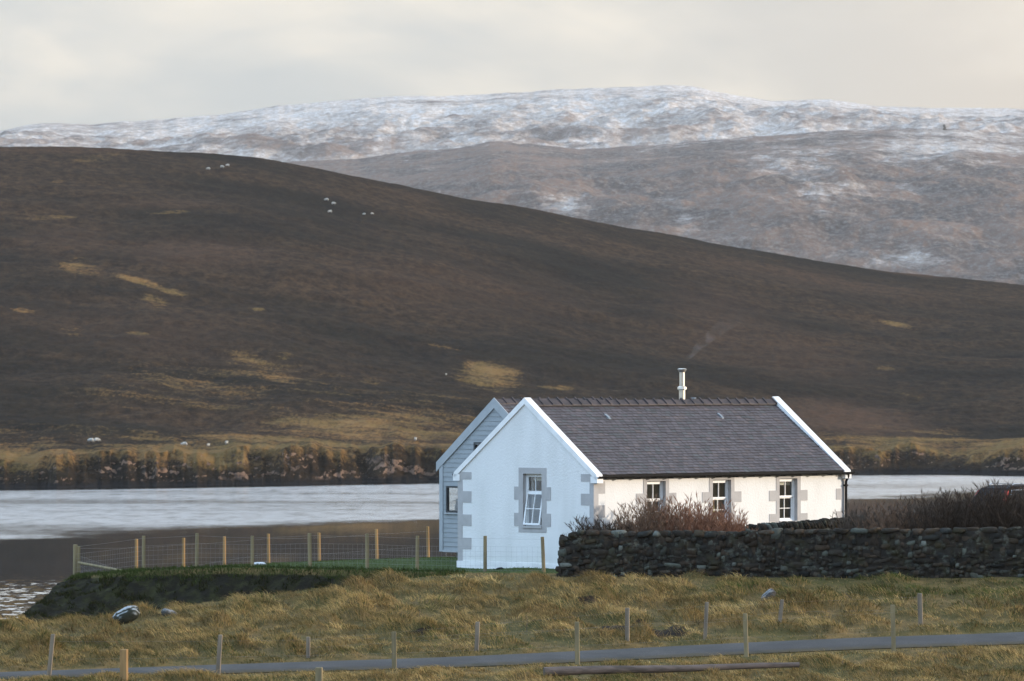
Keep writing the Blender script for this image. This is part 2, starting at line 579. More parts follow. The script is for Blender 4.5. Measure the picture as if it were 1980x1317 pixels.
    col = t.mixc(tide, col, (0.014, 0.013, 0.013))
    hh = t.math('ADD', t.math('MULTIPLY', fine, 0.5), t.math('MULTIPLY', grain, 0.5))
    nd = t.n('ShaderNodeBump', Height=hh, Distance=0.6, Strength=0.8)
    finish(t, principled(t, col, 0.95, 0, 0.05, nd.outputs[0]))
    MAT['hill'] = m
    # snowy moor mountains
    for key, sc in (('mountain_mid', 0.62), ('mountain_far', 0.40)):
        m, t = newmat(key)
        g = t.n('ShaderNodeNewGeometry').outputs['Position']
        s = t.attr('snow').outputs['Fac']
        n1 = t.noise(t.mapping(g, (0.016 * sc, 0.009 * sc, 0.03 * sc)), 1.0, 10, 0.70)
        n2 = t.noise(t.mapping(g, (0.10 * sc, 0.045 * sc, 0.2 * sc)), 1.0, 7, 0.8)
        n4 = t.noise(t.mapping(g, (0.28 * sc, 0.10 * sc, 0.5 * sc), (9, 4, 2)), 1.0, 4, 0.8)
        k = t.math('ADD', s, t.math('MULTIPLY_ADD', n1, 1.6, -0.8))
        k = t.math('ADD', k, t.math('MULTIPLY_ADD', n2, 2.2, -1.1))
        k = t.ramp(k, 0.15, 0.95)
        n3 = t.ramp(t.noise(t.mapping(g, (0.02 * sc, 0.012 * sc, 0.02)), 1.0, 6, 0.65), 0.38, 0.62)
        moor = t.mixc(n3, (0.055, 0.044, 0.042), (0.175, 0.112, 0.085))
        moor = t.mixc(t.ramp(n4, 0.42, 0.70), moor, (0.21, 0.185, 0.17))
        snow = t.mixc(t.ramp(n4, 0.35, 0.62), (0.72, 0.685, 0.665), (0.44, 0.355, 0.29))
        col = t.mixc(k, moor, snow)
        nd = t.n('ShaderNodeBump', Height=n2, Distance=10.0, Strength=0.9)
        finish(t, principled(t, col, 0.9, 0, 0.1, nd.outputs[0]))
        MAT[key] = m


make_materials()

# ------------------------------------------------------------------ near land
def rel(px, py, d):
    p = P(px, py, d)
    return (p.x, p.y, p.z)


ROAD = [(0, 1306, 131), (500, 1291, 134.5), (850, 1281, 137), (1115, 1269, 139.5), (1440, 1253, 142.5), (1727, 1241, 145), (1980, 1233, 147)]


def fd(d):
    return d if d >= 176 else 176 - (176 - d) * 0.5


road_w = [Vector(rel(q[0], q[1], fd(q[2]))) for q in ROAD]
fld = [rel(q[0], q[1], fd(q[2])) for q in ROAD]
for q in [(0, 1326, 124), (500, 1326, 124), (990, 1326, 125), (1500, 1326, 125), (1980, 1326, 124),
          (0, 1262, 150), (0, 1228, 164), (500, 1232, 150), (500, 1180, 166), (990, 1215, 152), (990, 1155, 166),
          (1500, 1190, 156), (1500, 1140, 167), (1980, 1165, 160), (1980, 1130, 167),
          (30, 1216, 176), (150, 1206, 177), (250, 1188, 177.3), (400, 1168, 177), (560, 1147, 176.5), (720, 1129, 176),
          (880, 1112, 175.5), (1075, 1109, 174.5), (1300, 1107, 174.3), (1500, 1104, 174), (1980, 1101, 172.5)]:
    fld.append(rel(q[0], q[1], fd(q[2])))
Z0 = CAMZ
for px, d, z in [(200, 190, -8.2), (600, 195, -7.9), (800, 192, -7.2), (1300, 177, -6.15), (1640, 185, -6.1), (1900, 187, -5.6),
                 (1900, 205, -6.0), (1300, 205, -7.0), (-100, 182, -8.0), (990, 215, -7.8), (300, 215, -9)]:
    fld.append((X(px, d), d, Z0 + z))
for x, d, z in [(0, 130, -8.5), (-20, 130, -8.6), (20, 130, -8.4), (0, 100, -7.8), (-20, 100, -7.8), (20, 100, -7.8), (0, 70, -6.2), (0, 40, -4.4), (0, 15, -2.6), (0, -5, -1.7), (-40, 0, -2), (40, 0, -2),
                (-60, 140, -8.6), (60, 155, -7.6), (-60, 170, -8.4), (60, 180, -5.8), (-150, 120, -8), (150, 120, -5), (150, 200, -6), (-150, 0, -3),
                (150, 0, -2), (0, -60, 0), (-150, -60, 0), (150, -60, 0), (60, 230, -8), (0, 240, -9), (-40, 158, -8.2), (40, 160, -7.4)]:
    fld.append((x, d, Z0 + z))
FIELD = TPS(fld, 0.02)

lw = [rel(*q) for q in [(1075, 1108, 175.5), (938, 1106, 176), (807, 1104, 176.8), (710, 1101, 177.3), (599, 1099, 178), (488, 1096, 178.8), (381, 1098, 179.6),
                        (278, 1103, 180.5), (150, 1115, 184.5), (264, 1103, 199), (434, 1094, 204), (618, 1083, 212), (829, 1073.5, 219),
                        (860, 1079, 185.5), (888, 1098, 181), (760, 1086, 190), (520, 1090, 190)]]
lw += [(X(1300, 205), 205, Z0 - 7.0), (X(1100, 222), 222, Z0 - 7.6)]
LAWN = TPS(lw, 0.02)
LP = np.array([(X(1085, 175.2), 175.2), (X(938, 175.7), 175.7), (X(807, 176.4), 176.4), (X(710, 176.9), 176.9), (X(599, 177.6), 177.6),
               (X(488, 178.3), 178.3), (X(381, 179.0), 179.0), (X(278, 179.8), 179.8), (X(158, 183.0), 183.0), (X(140, 185.5), 185.5), (X(240, 200), 200), (X(420, 207), 207),
               (X(618, 215), 215), (X(829, 222), 222), (X(1250, 226), 226), (X(1330, 190), 190), (X(1150, 178), 178)])


def poly_dist(x, y, poly):
    """distance to a polygon, negative inside"""
    x = np.asarray(x, float)
    y = np.asarray(y, float)
    d2 = np.full(x.shape, 1e18)
    ins = np.zeros(x.shape, bool)
    n = len(poly)
    for i in range(n):
        ax, ay = poly[i]
        bx, by = poly[(i + 1) % n]
        ex, ey = bx - ax, by - ay
        t = np.clip(((x - ax) * ex + (y - ay) * ey) / (ex * ex + ey * ey), 0, 1)
        d2 = np.minimum(d2, (x - ax - t * ex) ** 2 + (y - ay - t * ey) ** 2)
        c = ((ay > y) != (by > y)) & (x < (bx - ax) * (y - ay) / (by - ay + 1e-12) + ax)
        ins ^= c
    d = np.sqrt(d2)
    return np.where(ins, -d, d)


RX = np.array([p.x for p in road_w])
RY = np.array([p.y for p in road_w])
RX = np.concatenate([[-220, -60], RX, [60, 220]])
RY = np.concatenate([[90, 138], RY, [174, 215]])


def road_off(x, y):
    """signed distance (approx.) in front of (-) or behind (+) the road's middle"""
    return (y - np.interp(x, RX, RY)) * 0.955


def coast(x):
    return np.interp(x, [-200, -60, -18, -15.4, -14.2, -13, -9, 0, 10, 40, 200], [150, 165, 176, 177.5, 187, 193, 206, 224, 232, 240, 250])


# tussocks: long-grass humps that stand on the field
NT_ = 4600
tux = RNG.uniform(-24, 24, NT_)
tuy = RNG.uniform(145, 178, NT_)
tur = np.clip(0.23 * np.exp(RNG.normal(0, 0.50, NT_)), 0.09, 0.75)
tuh = np.minimum(tur * RNG.uniform(0.28, 0.58, NT_), 0.21)
ro = road_off(tux, tuy)
keep = (np.abs(ro) > 1.3 + tur * 0.8) & (poly_dist(tux, tuy, LP) > 1.3) & (tuy < np.interp(tux, [-20, 0, 20], [175.5, 174.2, 171.8]))
# a shorter green sward to the right under the wall
short = sstep(5, 12, tux) * sstep(166, 171, tuy)
tuh *= (1 - 0.6 * short) * np.where(ro > 0, 0.55 + 0.45 * sstep(1.3, 3.0, ro), 0.22 + 0.55 * sstep(1.6, 5.5, -ro))
keep &= RNG.random(NT_) > 0.45 * short
tuh *= 1 - 0.65 * sstep(X(330, 175), X(150, 175), tux) * sstep(171, 174, tuy)
for bx_, by_ in ((X(243, 170.75), 170.75), (X(327, 172), 172), (X(1485, 169.25), 169.25)):
    keep &= ~((np.abs(tux - bx_) < 0.75) & (tuy < by_ + 0.2) & (tuy > by_ - 2.2))
tux, tuy, tur, tuh = tux[keep], tuy[keep], tur[keep], tuh[keep]
NTU = len(tux)
MUD = [(X(1235, 162), 162.3, 1.9, 1.1), (X(1150, 168), 168, 0.7, 0.25), (X(1215, 169.5), 169.5, 0.6, 0.25), (X(810, 161), 161.7, 0.5, 0.25)]


def mud_mask(x, y):
    m = np.zeros(np.shape(x))
    for mx, my, a, b in MUD:
        m = np.maximum(m, 1 - sstep(0.5, 1.2, np.sqrt(((x - mx) / a) ** 2 + ((y - my) / b) ** 2) + 0.35 * fbm(x * 1.3, y * 1.3, 3, 5)))
    return m


def land(x, y, detail=True):
    """height of the near land and its cover masks"""
    x = np.asarray(x, float)
    y = np.asarray(y, float)
    zf = FIELD(x, y)
    pd = poly_dist(x, y, LP)
    zl = LAWN(x, y)
    if detail:
        rough = 0.09 * fbm(x * 0.5, y * 0.5, 3, 3)
        onroad = 1 - sstep(1.2, 1.9, np.abs(road_off(x, y)))
        zf = zf + rough * (1 - onroad) - 0.05 * onroad
    zb = zl - np.interp(x, [X(90, 180), X(330, 180)], [0.29, 0.74]) * np.maximum(pd, 0)
    if detail:
        zb = zb + np.where(pd > 0, sstep(0, 0.8, pd), 0) * (0.26 * fbm(x * 0.9, y * 0.9, 4, 21) + 0.22 * fbm(x * 2.7, y * 2.7, 4, 22, 0.6))
    z = np.maximum(zf, np.where(pd < 6, zb, -99))
    bank = ((zb > zf - 0.04) & (pd > 0.05)).astype(float) * sstep(0.05, 0.5, pd)
    lawn = sstep(0.3, -0.3, pd) * (zb > zf - 0.25)
    e = y - coast(x)
    z = z - 0.62 * np.maximum(e, 0) - 0.3 * np.exp(-np.maximum(-e, 0) / 0.7) * (e < 3)
    z = np.maximum(z, -2.0)
    return z, lawn, bank


def land_z(x, y):
    return float(land(np.array([x]), np.array([y]))[0][0])


def add_tussocks(x, y, z):
    """x, y: 2-D tensor grids (rows y, columns x)"""
    xs, ys = x[0], y[:, 0]
    for i in range(NTU):
        r = tur[i]
        x0, x1 = np.searchsorted(xs, [tux[i] - 2.4 * r, tux[i] + 2.4 * r])
        y0, y1 = np.searchsorted(ys, [tuy[i] - 2.4 * r, tuy[i] + 2.4 * r])
        if x1 <= x0 or y1 <= y0:
            continue
        dx = (xs[None, x0:x1] - tux[i]) / r
        dy = (ys[y0:y1, None] - tuy[i]) / r
        z[y0:y1, x0:x1] += tuh[i] * np.exp(-((dx * dx + dy * dy) * 1.1) ** 1.3)


def tensor(parts):
    out = []
    for a, b, s in parts:
        out.append(np.arange(a, b, s))
    return np.concatenate(out)


gx = tensor([(-200, -60, 12), (-60, -24, 2), (-24, -19, 0.5), (-19, 19, 0.13), (19, 24, 0.5), (24, 60, 2), (60, 201, 12)])
gy = tensor([(-60, 100, 5), (100, 146, 1), (146, 190, 0.12), (190, 232, 0.5), (232, 300, 3)])
GX, GY = np.meshgrid(gx, gy)
GZ, GL, GB = land(GX, GY)
GM = mud_mask(GX, GY)
GZ -= 0.06 * GM * (0.5 + fbm(GX * 2, GY * 2, 3, 9))
add_tussocks(GX, GY, GZ)
ground = np_mesh('ground', np.stack([GX, GY, GZ], -1).reshape(-1, 3), [grid_faces(len(gy), len(gx))], MAT['ground'],
                 attrs={'lawn': GL.ravel(), 'bank': GB.ravel(), 'mud': GM.ravel()}, smooth=True)
tag(ground, 'rough tussocky grass field with a mown lawn and earth bank', kind='structure')


def gz(x, y):
    """height on the finished ground mesh (bilinear)"""
    x = np.asarray(x, float)
    y = np.asarray(y, float)
    i = np.clip(np.searchsorted(gx, x) - 1, 0, len(gx) - 2)
    j = np.clip(np.searchsorted(gy, y) - 1, 0, len(gy) - 2)
    u = (x - gx[i]) / (gx[i + 1] - gx[i])
    v = (y - gy[j]) / (gy[j + 1] - gy[j])
    return (GZ[j, i] * (1 - u) + GZ[j, i + 1] * u) * (1 - v) + (GZ[j + 1, i] * (1 - u) + GZ[j + 1, i + 1] * u) * v


# road: a single-track strip, 2.9 m wide
rx = np.linspace(-60, 60, 240)
ry = np.interp(rx, RX, RY)
k = np.ones(9) / 9
ry = np.convolve(np.pad(ry, 4, mode='edge'), k, 'valid')
tx, ty = np.gradient(rx), np.gradient(ry)
ln = np.hypot(tx, ty)
nx, ny = -ty / ln, tx / ln
offs = np.array([-1.0, -0.86, -0.45, 0, 0.45, 0.86, 1.0])
RXg = rx[:, None] + nx[:, None] * offs
RYg = ry[:, None] + ny[:, None] * offs
RZg = FIELD(RXg, RYg) + 0.03 + np.array([-0.06, 0, 0.02, 0.03, 0.02, 0, -0.06])
road = np_mesh('road', np.stack([RXg, RYg, RZg], -1).reshape(-1, 3), [grid_faces(240, 7)], MAT['asphalt'],
               attrs={'edge': np.tile(np.abs(offs) / 1.0, 240)}, smooth=True)
tag(road, 'narrow grey single-track asphalt road', kind='structure')

# ------------------------------------------------------------------ grass (countless: one object per kind)
def blades(name, px, py, pz, dx, dy, length, lean, width, col, label):
    n = len(px)
    base = np.stack([px, py, pz], -1)
    up = np.sqrt(np.maximum(0.05, 1 - lean ** 2))
    d = np.stack([dx, dy, np.zeros(n)], -1)
    d /= np.linalg.norm(d, axis=1, keepdims=True) + 1e-9
    ang = RNG.uniform(0, 2 * np.pi, n)
    side = np.stack([np.cos(ang), np.sin(ang) * 0.35, np.zeros(n)], -1)
    side /= np.linalg.norm(side, axis=1, keepdims=True)
    w_ = (width * 0.5)[:, None] * side
    L = length[:, None]
    m = base + L * 0.5 * (d * (lean * 0.55)[:, None] + np.array([0, 0, 1]) * up[:, None])
    tip = base + L * (d * lean[:, None] + np.array([0, 0, 1]) * (up * 0.72)[:, None])
    vs = np.stack([base - w_, base + w_, m + w_ * 0.8, m - w_ * 0.8, tip], 1).reshape(-1, 3)
    i = np.arange(n)[:, None] * 5
    quads = i + np.array([[0, 1, 2, 3]])
    tris = i + np.array([[3, 2, 4]])
    o = np_mesh(name, vs, [quads, tris], MAT['blade'], attrs={'tint': np.repeat(col, 5, 0)})
    tag(o, label, 'grass', kind='stuff')
    return o


STRAW = np.array([0.43, 0.300, 0.128])
OLIVE = np.array([0.115, 0.105, 0.036])
GREEN = np.array([0.050, 0.080, 0.022])
RUST = np.array([0.165, 0.095, 0.045])


def field_colour(x, y, n):
    g = sstep(-0.05, 0.5, fbm(x * 0.22, y * 0.16, 4, 31) + 0.55 * sstep(3, 14, x) * sstep(165, 174, y) - 0.05)
    r = sstep(0.1, 0.5, fbm(x * 0.3, y * 0.2, 3, 41))
    k = RNG.random(n)
    c = STRAW[None] * (1 - g * 0.5)[:, None] + OLIVE[None] * (g * 0.5)[:, None]
    c = np.where((k < 0.12)[:, None], OLIVE[None], c)
    right = sstep(4, 12, x + 2.5 * fbm(x * 0.3, y * 0.3, 3, 33)) * sstep(164, 171, y)
    c = np.where((RNG.random(n) < 0.62 * right)[:, None], np.array([[0.085, 0.105, 0.032]]), c)
    c = np.where((k > 0.93 - 0.34 * g)[:, None], GREEN[None], c)
    c = np.where(((k > 0.30) & (k < 0.34 + 0.22 * r))[:, None], RUST[None], c)
    return c * RNG.uniform(0.65, 1.3, n)[:, None]


def make_grass():
    # 1: from the tussocks
    per = (72 * (tur / 0.23) ** 1.5).astype(int)
    idx = np.repeat(np.arange(NTU), per)
    n = len(idx)
    a = RNG.uniform(0, 2 * np.pi, n)
    q = np.sqrt(RNG.random(n)) * 1.05
    x = tux[idx] + np.cos(a) * q * tur[idx]
    y = tuy[idx] + np.sin(a) * q * tur[idx]
    tint = np.exp(RNG.normal(0, 0.34, NTU))[idx]
    fa = 2.6 * fbm(tux[idx] * 0.45, tuy[idx] * 0.45, 2, 91) + RNG.normal(0, 0.5, NTU)[idx] + np.pi * 1.15
    dx = np.cos(a) * q * 0.8 + np.cos(fa) * 0.75 + RNG.normal(0, 0.22, n)
    dy = np.sin(a) * q * 0.8 + np.sin(fa) * 0.6 - 0.25 + RNG.normal(0, 0.22, n)
    ln_ = RNG.uniform(0.16, 0.40, n) * np.where(road_off(x, y) > 0, 0.6 + 0.4 * sstep(1.3, 3.2, road_off(x, y)), 0.38 + 0.5 * sstep(1.3, 4.5, -road_off(x, y))) * (0.7 + 1.2 * tur[idx])
    lean = np.clip(RNG.normal(0.86, 0.11, n), 0.2, 0.98)
    col = field_colour(x, y, n) * np.clip(tint, 0.5, 1.5)[:, None]
    # 2: between them
    m = 120000
    x2 = RNG.uniform(-23, 23, m)
    y2 = 146 + (178.5 - 146) * RNG.random(m) ** 0.95
    x3, y3 = np.concatenate([x, x2]), np.concatenate([y, y2])
    dx = np.concatenate([dx, RNG.normal(-0.5, 0.6, m)])
    dy = np.concatenate([dy, RNG.normal(-0.1, 0.6, m)])
    ln_ = np.concatenate([ln_, RNG.uniform(0.05, 0.15, m)])
    lean = np.concatenate([lean, np.clip(RNG.normal(0.6, 0.2, m), 0.1, 0.95)])
    col = np.concatenate([col, field_colour(x2, y2, m)])
    pdv = poly_dist(x3, y3, LP)
    rof = np.abs(road_off(x3, y3))
    mud = mud_mask(x3, y3)
    lim = np.interp(x3, [X(1040, 175), X(1080, 175), 20], [178.5, 174.6, 172.6])
    zz, la, ba = land(x3, y3)
    ok = (rof > 0.86 + RNG.uniform(0, 0.3, len(x3))) & (la < 0.5) & (ba < 0.4) & (RNG.random(len(x3)) > mud * 0.85) & (y3 < lim) & (y3 < coast(x3) + 0.3)
    x3, y3, dx, dy, ln_, lean, col = (q_[ok] for q_ in (x3, y3, dx, dy, ln_, lean, col))
    # greener, taller fringe along the verge
    fr = (np.abs(road_off(x3, y3)) < 2.2) & (RNG.random(len(x3)) < 0.45)
    col[fr] = np.array([0.085, 0.080, 0.028]) * RNG.uniform(0.7, 1.3, fr.sum())[:, None]
    z3 = gz(x3, y3) - 0.015
    blades('tussock_grass', x3, y3, z3, dx, dy, ln_, lean, RNG.uniform(0.006, 0.016, len(x3)), col, 'straw and olive tussocky grass covering the field')
    # lawn: short and green
    m = 60000
    x = RNG.uniform(X(120, 190), X(1100, 200), m)
    y = RNG.uniform(175, 224, m)
    pdv = poly_dist(x, y, LP)
    ok = (pdv < 0.25) & (y < coast(x))
    x, y = x[ok], y[ok]
    n = len(x)
    c = np.array([0.074, 0.104, 0.032])[None] * RNG.uniform(0.6, 1.4, n)[:, None]
    c = np.where((RNG.random(n) < 0.12)[:, None], np.array([[0.12, 0.11, 0.04]]), c)
    blades('lawn_grass', x, y, gz(x, y) - 0.01, RNG.normal(0, 1, n), RNG.normal(0, 1, n), RNG.uniform(0.03, 0.09, n), RNG.uniform(0.2, 0.8, n),
           RNG.uniform(0.008, 0.02, n), c, 'short green lawn grass beside the house')
    # bank: dark moss and coarse grass hanging over the earth
    m = 150000
    x = RNG.uniform(X(-20, 180), X(900, 178), m)
    y = RNG.uniform(173, 190, m)
    zz, la, ba = land(x, y)
    pdn = poly_dist(x, y, LP)
    top = (pdn > -0.35) & (pdn < 0.15 + 0.55 * (fbm(x * 0.9, y * 0.9, 3, 79) + 0.35))
    clump = fbm(x * 1.6, y * 1.6, 3, 77)
    ok = ((ba > 0.3) & (clump > 0.10)) | top
    x, y, top = x[ok], y[ok], top[ok]
    n = len(x)
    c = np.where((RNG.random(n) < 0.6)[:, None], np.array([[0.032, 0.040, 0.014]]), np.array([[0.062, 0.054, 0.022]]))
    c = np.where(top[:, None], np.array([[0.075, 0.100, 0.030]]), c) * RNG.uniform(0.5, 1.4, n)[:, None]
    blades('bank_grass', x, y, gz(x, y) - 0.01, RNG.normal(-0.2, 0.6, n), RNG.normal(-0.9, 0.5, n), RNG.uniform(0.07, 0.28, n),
           np.clip(RNG.normal(0.75, 0.2, n), 0.1, 0.97), RNG.uniform(0.01, 0.025, n), c, 'dark mossy grass on the earth bank')


make_grass()

# ------------------------------------------------------------------ water and far land
def interp_px(px, pts):
    a = np.array(pts, float)
    return np.interp(px, a[:, 0], a[:, 1])


def smooth1(v, n):
    k_ = np.hanning(n + 2)[1:-1]
    k_ /= k_.sum()
    return np.convolve(np.pad(v, n // 2, mode='edge'), k_, 'valid')[:len(v)]


WL = [(-400, 945), (0, 943), (250, 940), (500, 936), (850, 930), (1100, 925), (1640, 915), (1800, 914), (1980, 917), (2400, 917)]
RIDGE = [(-3600, 470), (-1500, 370), (-500, 300), (-200, 285), (0, 283), (130, 286), (250, 291), (400, 296), (500, 305), (600, 322), (700, 345), (800, 362), (900, 384), (1000, 398), (1100, 420),
         (1200, 441), (1300, 456), (1400, 475), (1500, 490), (1600, 508), (1700, 524), (1800, 532), (1900, 542), (1980, 552), (2400, 600), (3500, 655), (5600, 680)]
PXC = np.concatenate([np.arange(-3600, -420, 14.0), np.arange(-420, 2400, 2.2), np.arange(2400, 5600, 14.0)])
NCOL = len(PXC)
SHORE_D = CAMZ * F / (interp_px(PXC, WL) - HOR)
SHORE_D = smooth1(SHORE_D, 41)


def far_sheet(name, mat, pxs, rows_d, rows_z, attrs, label, kind):
    xx = (pxs[None, :] - 990) / F * rows_d
    o = np_mesh(name, np.stack([xx, rows_d, rows_z], -1).reshape(-1, 3), [grid_faces(*rows_d.shape)], mat, attrs=attrs, smooth=True)
    tag(o, label, kind=kind)
    return o


def build_hill():
    px = PXC
    d0b = SHORE_D + 0 * px
    dn = 5.0 * fbm(px / 45, px * 0, 4, 50) + 9 * fbm(px / 160, px * 0 + 3, 2, 51)
    d1 = interp_px(px, [(-400, 1420), (0, 1440), (700, 1500), (1400, 1600), (2400, 1650)])
    zr = CAMZ - (smooth1(interp_px(px, RIDGE), 61) - HOR) / F * d1
    s = np.concatenate([np.linspace(-0.03, 0.0, 4)[:-1], np.linspace(0, 0.05, 70)[:-1], np.linspace(0.05, 0.3, 110)[:-1], np.linspace(0.3, 1.0, 190), np.linspace(1.0, 1.5, 30)[1:]])
    S = s[:, None] + 0 * px[None]
    D = d0b[None] + dn[None] * np.exp(-np.maximum(S, 0) / 0.045) + (d1 - d0b)[None] * S
    xw = (px[None] - 990) / F * D
    d0 = d0b + dn
    dist = D - d0[None]
    ch = 4.4 + 3.0 * fbm(px / 90, px * 0 + 7, 4, 52) + interp_px(px, [(0, -0.3), (300, 0.4), (600, 1.2), (850, 0.6), (1640, -0.2), (1800, -0.6), (1870, -2.2), (1930, 0.4), (2400, 0)])
    jag = 1.0 + 0.5 * fbm(xw / 5.0, D / 6.0, 4, 53, 0.6)
    face = np.maximum(5, 17 + 15 * fbm(px / 48, px * 0 + 2, 4, 54))
    t = np.clip(dist / face[None], -1, 1)
    rag = fbm(xw / 4.5, D / 3.0 + 0.2, 5, 55, 0.6, ridged=True)
    cl = np.where(t > 0, sstep(0, 1, t ** 0.8), t * 0.6) * ch[None]
    cl = cl + sstep(0, 0.15, t) * (1 - sstep(0.85, 1.0, t) * 0.75) * (dist < face * 1.6) * rag * 0.55 * jag
    chs = smooth1(ch, 241)
    fb = 10.0
    u = np.clip((D - d0b[None] - fb) / (d1 - d0b - fb)[None], 0, 3)
    cl = chs[None] * sstep(0, 1, t) + (cl - chs[None] * sstep(0, 1, t)) * np.exp(-u / 0.035)
    # a shelf above the cliff, then the convex shoulder to the crest
    prof = np.where(u < 1, 0.16 * u + 0.84 * (1.18 * u ** 1.35 - 0.18 * u ** 3.5), 1 + (u - 1) * 0.25 - 2.2 * (u - 1) ** 2)
    inface = sstep(0, 0.1, t) * (dist < face[None] * 1.7) * sstep(face[None] * 1.7, face[None] * 1.1, dist)
    crag = fbm(xw / 7.0, cl / 2.6 + D / 25, 5, 61, 0.6) + 0.6 * fbm(xw / 2.2, cl / 1.1, 4, 62, 0.6, ridged=True)
    ribs = fbm(xw / 10.0, cl / 11.0 + D / 60, 5, 64, 0.55, ridged=True) + 0.8 * fbm(xw / 26, cl / 30, 3, 65)
    D = D + (1.5 * crag - 1.8 * ribs) * inface * np.clip(cl / 1.5, 0, 1)
    Z = cl + (zr - chs)[None] * prof
    damp = sstep(0.0, 0.12, u) * (1 - 0.75 * sstep(0.7, 1.0, u))
    Z += damp * (3.4 * fbm(xw / 70, D / 90, 4, 56) + 0.5 * fbm(xw / 14, D / 18, 3, 57))
    Z += 0.35 * sstep(0.01, 0.03, u) * (0.4 + 0.6 * sstep(1.05, 0.3, u)) * fbm(xw / 3.0, D / 5.0, 3, 58)
    # screen rows only to lay the vegetation map out where it grows
    py = HOR - (Z - CAMZ) / D * F
    PXX = np.broadcast_to(px[None], D.shape)
    gold = 1.0 * sstep(0.13, 0.02, u + 0.10 * fbm(xw / 38, D / 34, 4, 60)) * sstep(0.12, 0.6, t)
    gold = gold * (1 - 0.55 * sstep(0.9, 0.4, t))
    gold = np.maximum(gold, 0.78 * np.exp(-((PXX - 720) / 260) ** 2) * np.exp(-((py - 815) / 52) ** 2))
    gold = np.maximum(gold, 0.48 * np.exp(-((PXX - 420) / 300) ** 2) * np.exp(-((py - 745) / 60) ** 2))
    red = np.zeros(D.shape)
    for cx, cy, rx_, ry_, amp, sl in [(945, 728, 72, 32, 0.95, 0.06), (1075, 750, 40, 6, 0.7, 0.05), (155, 518, 46, 20, 0.62, 0.1), (275, 545, 60, 8, 0.8, 0.28), (335, 566, 34, 7, 0.95, 0.15),
                                      (300, 582, 30, 13, 0.72, 0.3), (475, 692, 48, 12, 0.85, 0.2), (860, 672, 40, 5, 0.7, 0.2), (270, 645, 30, 4, 0.9, 0.05), (90, 421, 60, 6, 0.7, -0.03),
                                      (330, 410, 45, 4, 0.65, -0.05), (195, 305, 55, 9, 0.6, -0.1), (1735, 628, 45, 6, 0.75, 0.2), (1710, 711, 24, 6, 0.85, 0.05), (1760, 765, 45, 5, 0.6, 0.2),
                                      (110, 352, 20, 4, 0.6, 0), (720, 738, 30, 8, 0.7, 0.1), (550, 690, 20, 10, 0.6, 0), (45, 600, 30, 5, 0.7, 0.1), (500, 598, 14, 4, 0.8, 0), (140, 640, 30, 18, 0.45, 0.1),
                                      (1110, 435, 50, 5, 0.35, 0.2), (450, 760, 120, 10, 0.5, 0.05), (350, 770, 60, 8, 0.5, 0.05), (1750, 855, 120, 12, 0.8, 0.05), (1950, 860, 60, 14, 0.9, 0.0)]:
        yy = py - cy - sl * (PXX - cx)
        q = np.sqrt(((PXX - cx) / rx_) ** 2 + (yy / ry_) ** 2)
        gold = np.maximum(gold, amp * sstep(1.35, 0.35, q))
    for cx, cy, rx_, ry_, amp, sl in [(380, 490, 170, 34, 0.6, 0.02), (120, 470, 150, 30, 0.35, 0.02), (300, 395, 180, 12, 0.4, 0), (900, 560, 300, 60, 0.3, 0.15), (1500, 680, 260, 50, 0.4, 0.2), (250, 640, 260, 60, 0.3, 0.1), (1640, 810, 180, 36, 1.0, 0.12), (1400, 610, 140, 60, 0.35, 0.3), (1050, 400, 120, 12, 0.6, 0.2),
                                      (100, 290, 260, 8, 0.5, 0), (1600, 545, 300, 20, 0.35, 0.17), (130, 450, 120, 16, 0.35, 0), (1760, 528, 90, 6, 0.8, 0.12), (800, 380, 60, 10, 0.35, 0.25)]:
        yy = py - cy - sl * (PXX - cx)
        red = np.maximum(red, amp * sstep(1.3, 0.2, np.sqrt(((PXX - cx) / rx_) ** 2 + (yy / ry_) ** 2)))
    gzx = np.gradient(Z, axis=0) / np.maximum(np.abs(np.gradient(D, axis=0)), 0.05)
    rock = sstep(0.35, 1.1, np.abs(gzx) + 0.35 * fbm(xw / 9, D / 9, 3, 63)) * (dist < face * 2.6) * sstep(-2, 1, dist)
    rock = rock * sstep(1.15, 0.55, cl / np.maximum(ch[None], 1.0) + 0.75 * fbm(xw / 11, cl / 5, 4, 66))
    far_sheet('hill', MAT['hill'], px, D, Z, {'gold': gold.ravel(), 'red': red.ravel(), 'rock': rock.ravel()}, 'dark heather hill falling to a rocky shore', 'structure')
    return D, Z, py


HD, HZ, HPY = build_hill()


def on_hill(px, py):
    """the point of the hill seen at a pixel: (x, y, z)"""
    c = int(np.argmin(np.abs(PXC - px)))
    col = HPY[:, c]
    i = np.argmax((col < py) & (np.arange(len(col)) > 74))
    i = max(i, 1)
    t = (col[i - 1] - py) / (col[i - 1] - col[i] + 1e-9)
    t = min(max(t, 0), 1)
    d = HD[i - 1, c] * (1 - t) + HD[i, c] * t
    z = HZ[i - 1, c] * (1 - t) + HZ[i, c] * t
    return Vector((X(PXC[c], d), d, z))


def build_water():
    # the voe: a sheet from the near shore to under the far cliffs
    ys = np.concatenate([np.arange(150, 800, 25), np.arange(800, 1200, 6)])
    xs = np.concatenate([np.arange(-1400, -120, 40), np.arange(-120, 160, 4), np.arange(160, 1401, 40)])
    XX, YY = np.meshgrid(xs, ys)
    pxx = XX / YY * F + 990
    sd = np.interp(pxx, PXC, SHORE_D)
    o = np_mesh('water', np.stack([XX, YY, 0 * XX], -1).reshape(-1, 3), [grid_faces(len(ys), len(xs))], MAT['water'], attrs={'shore': (sd - YY).ravel()}, smooth=True)
    tag(o, 'calm sea inlet with a bright breeze-ruffled band', kind='structure')


build_water()

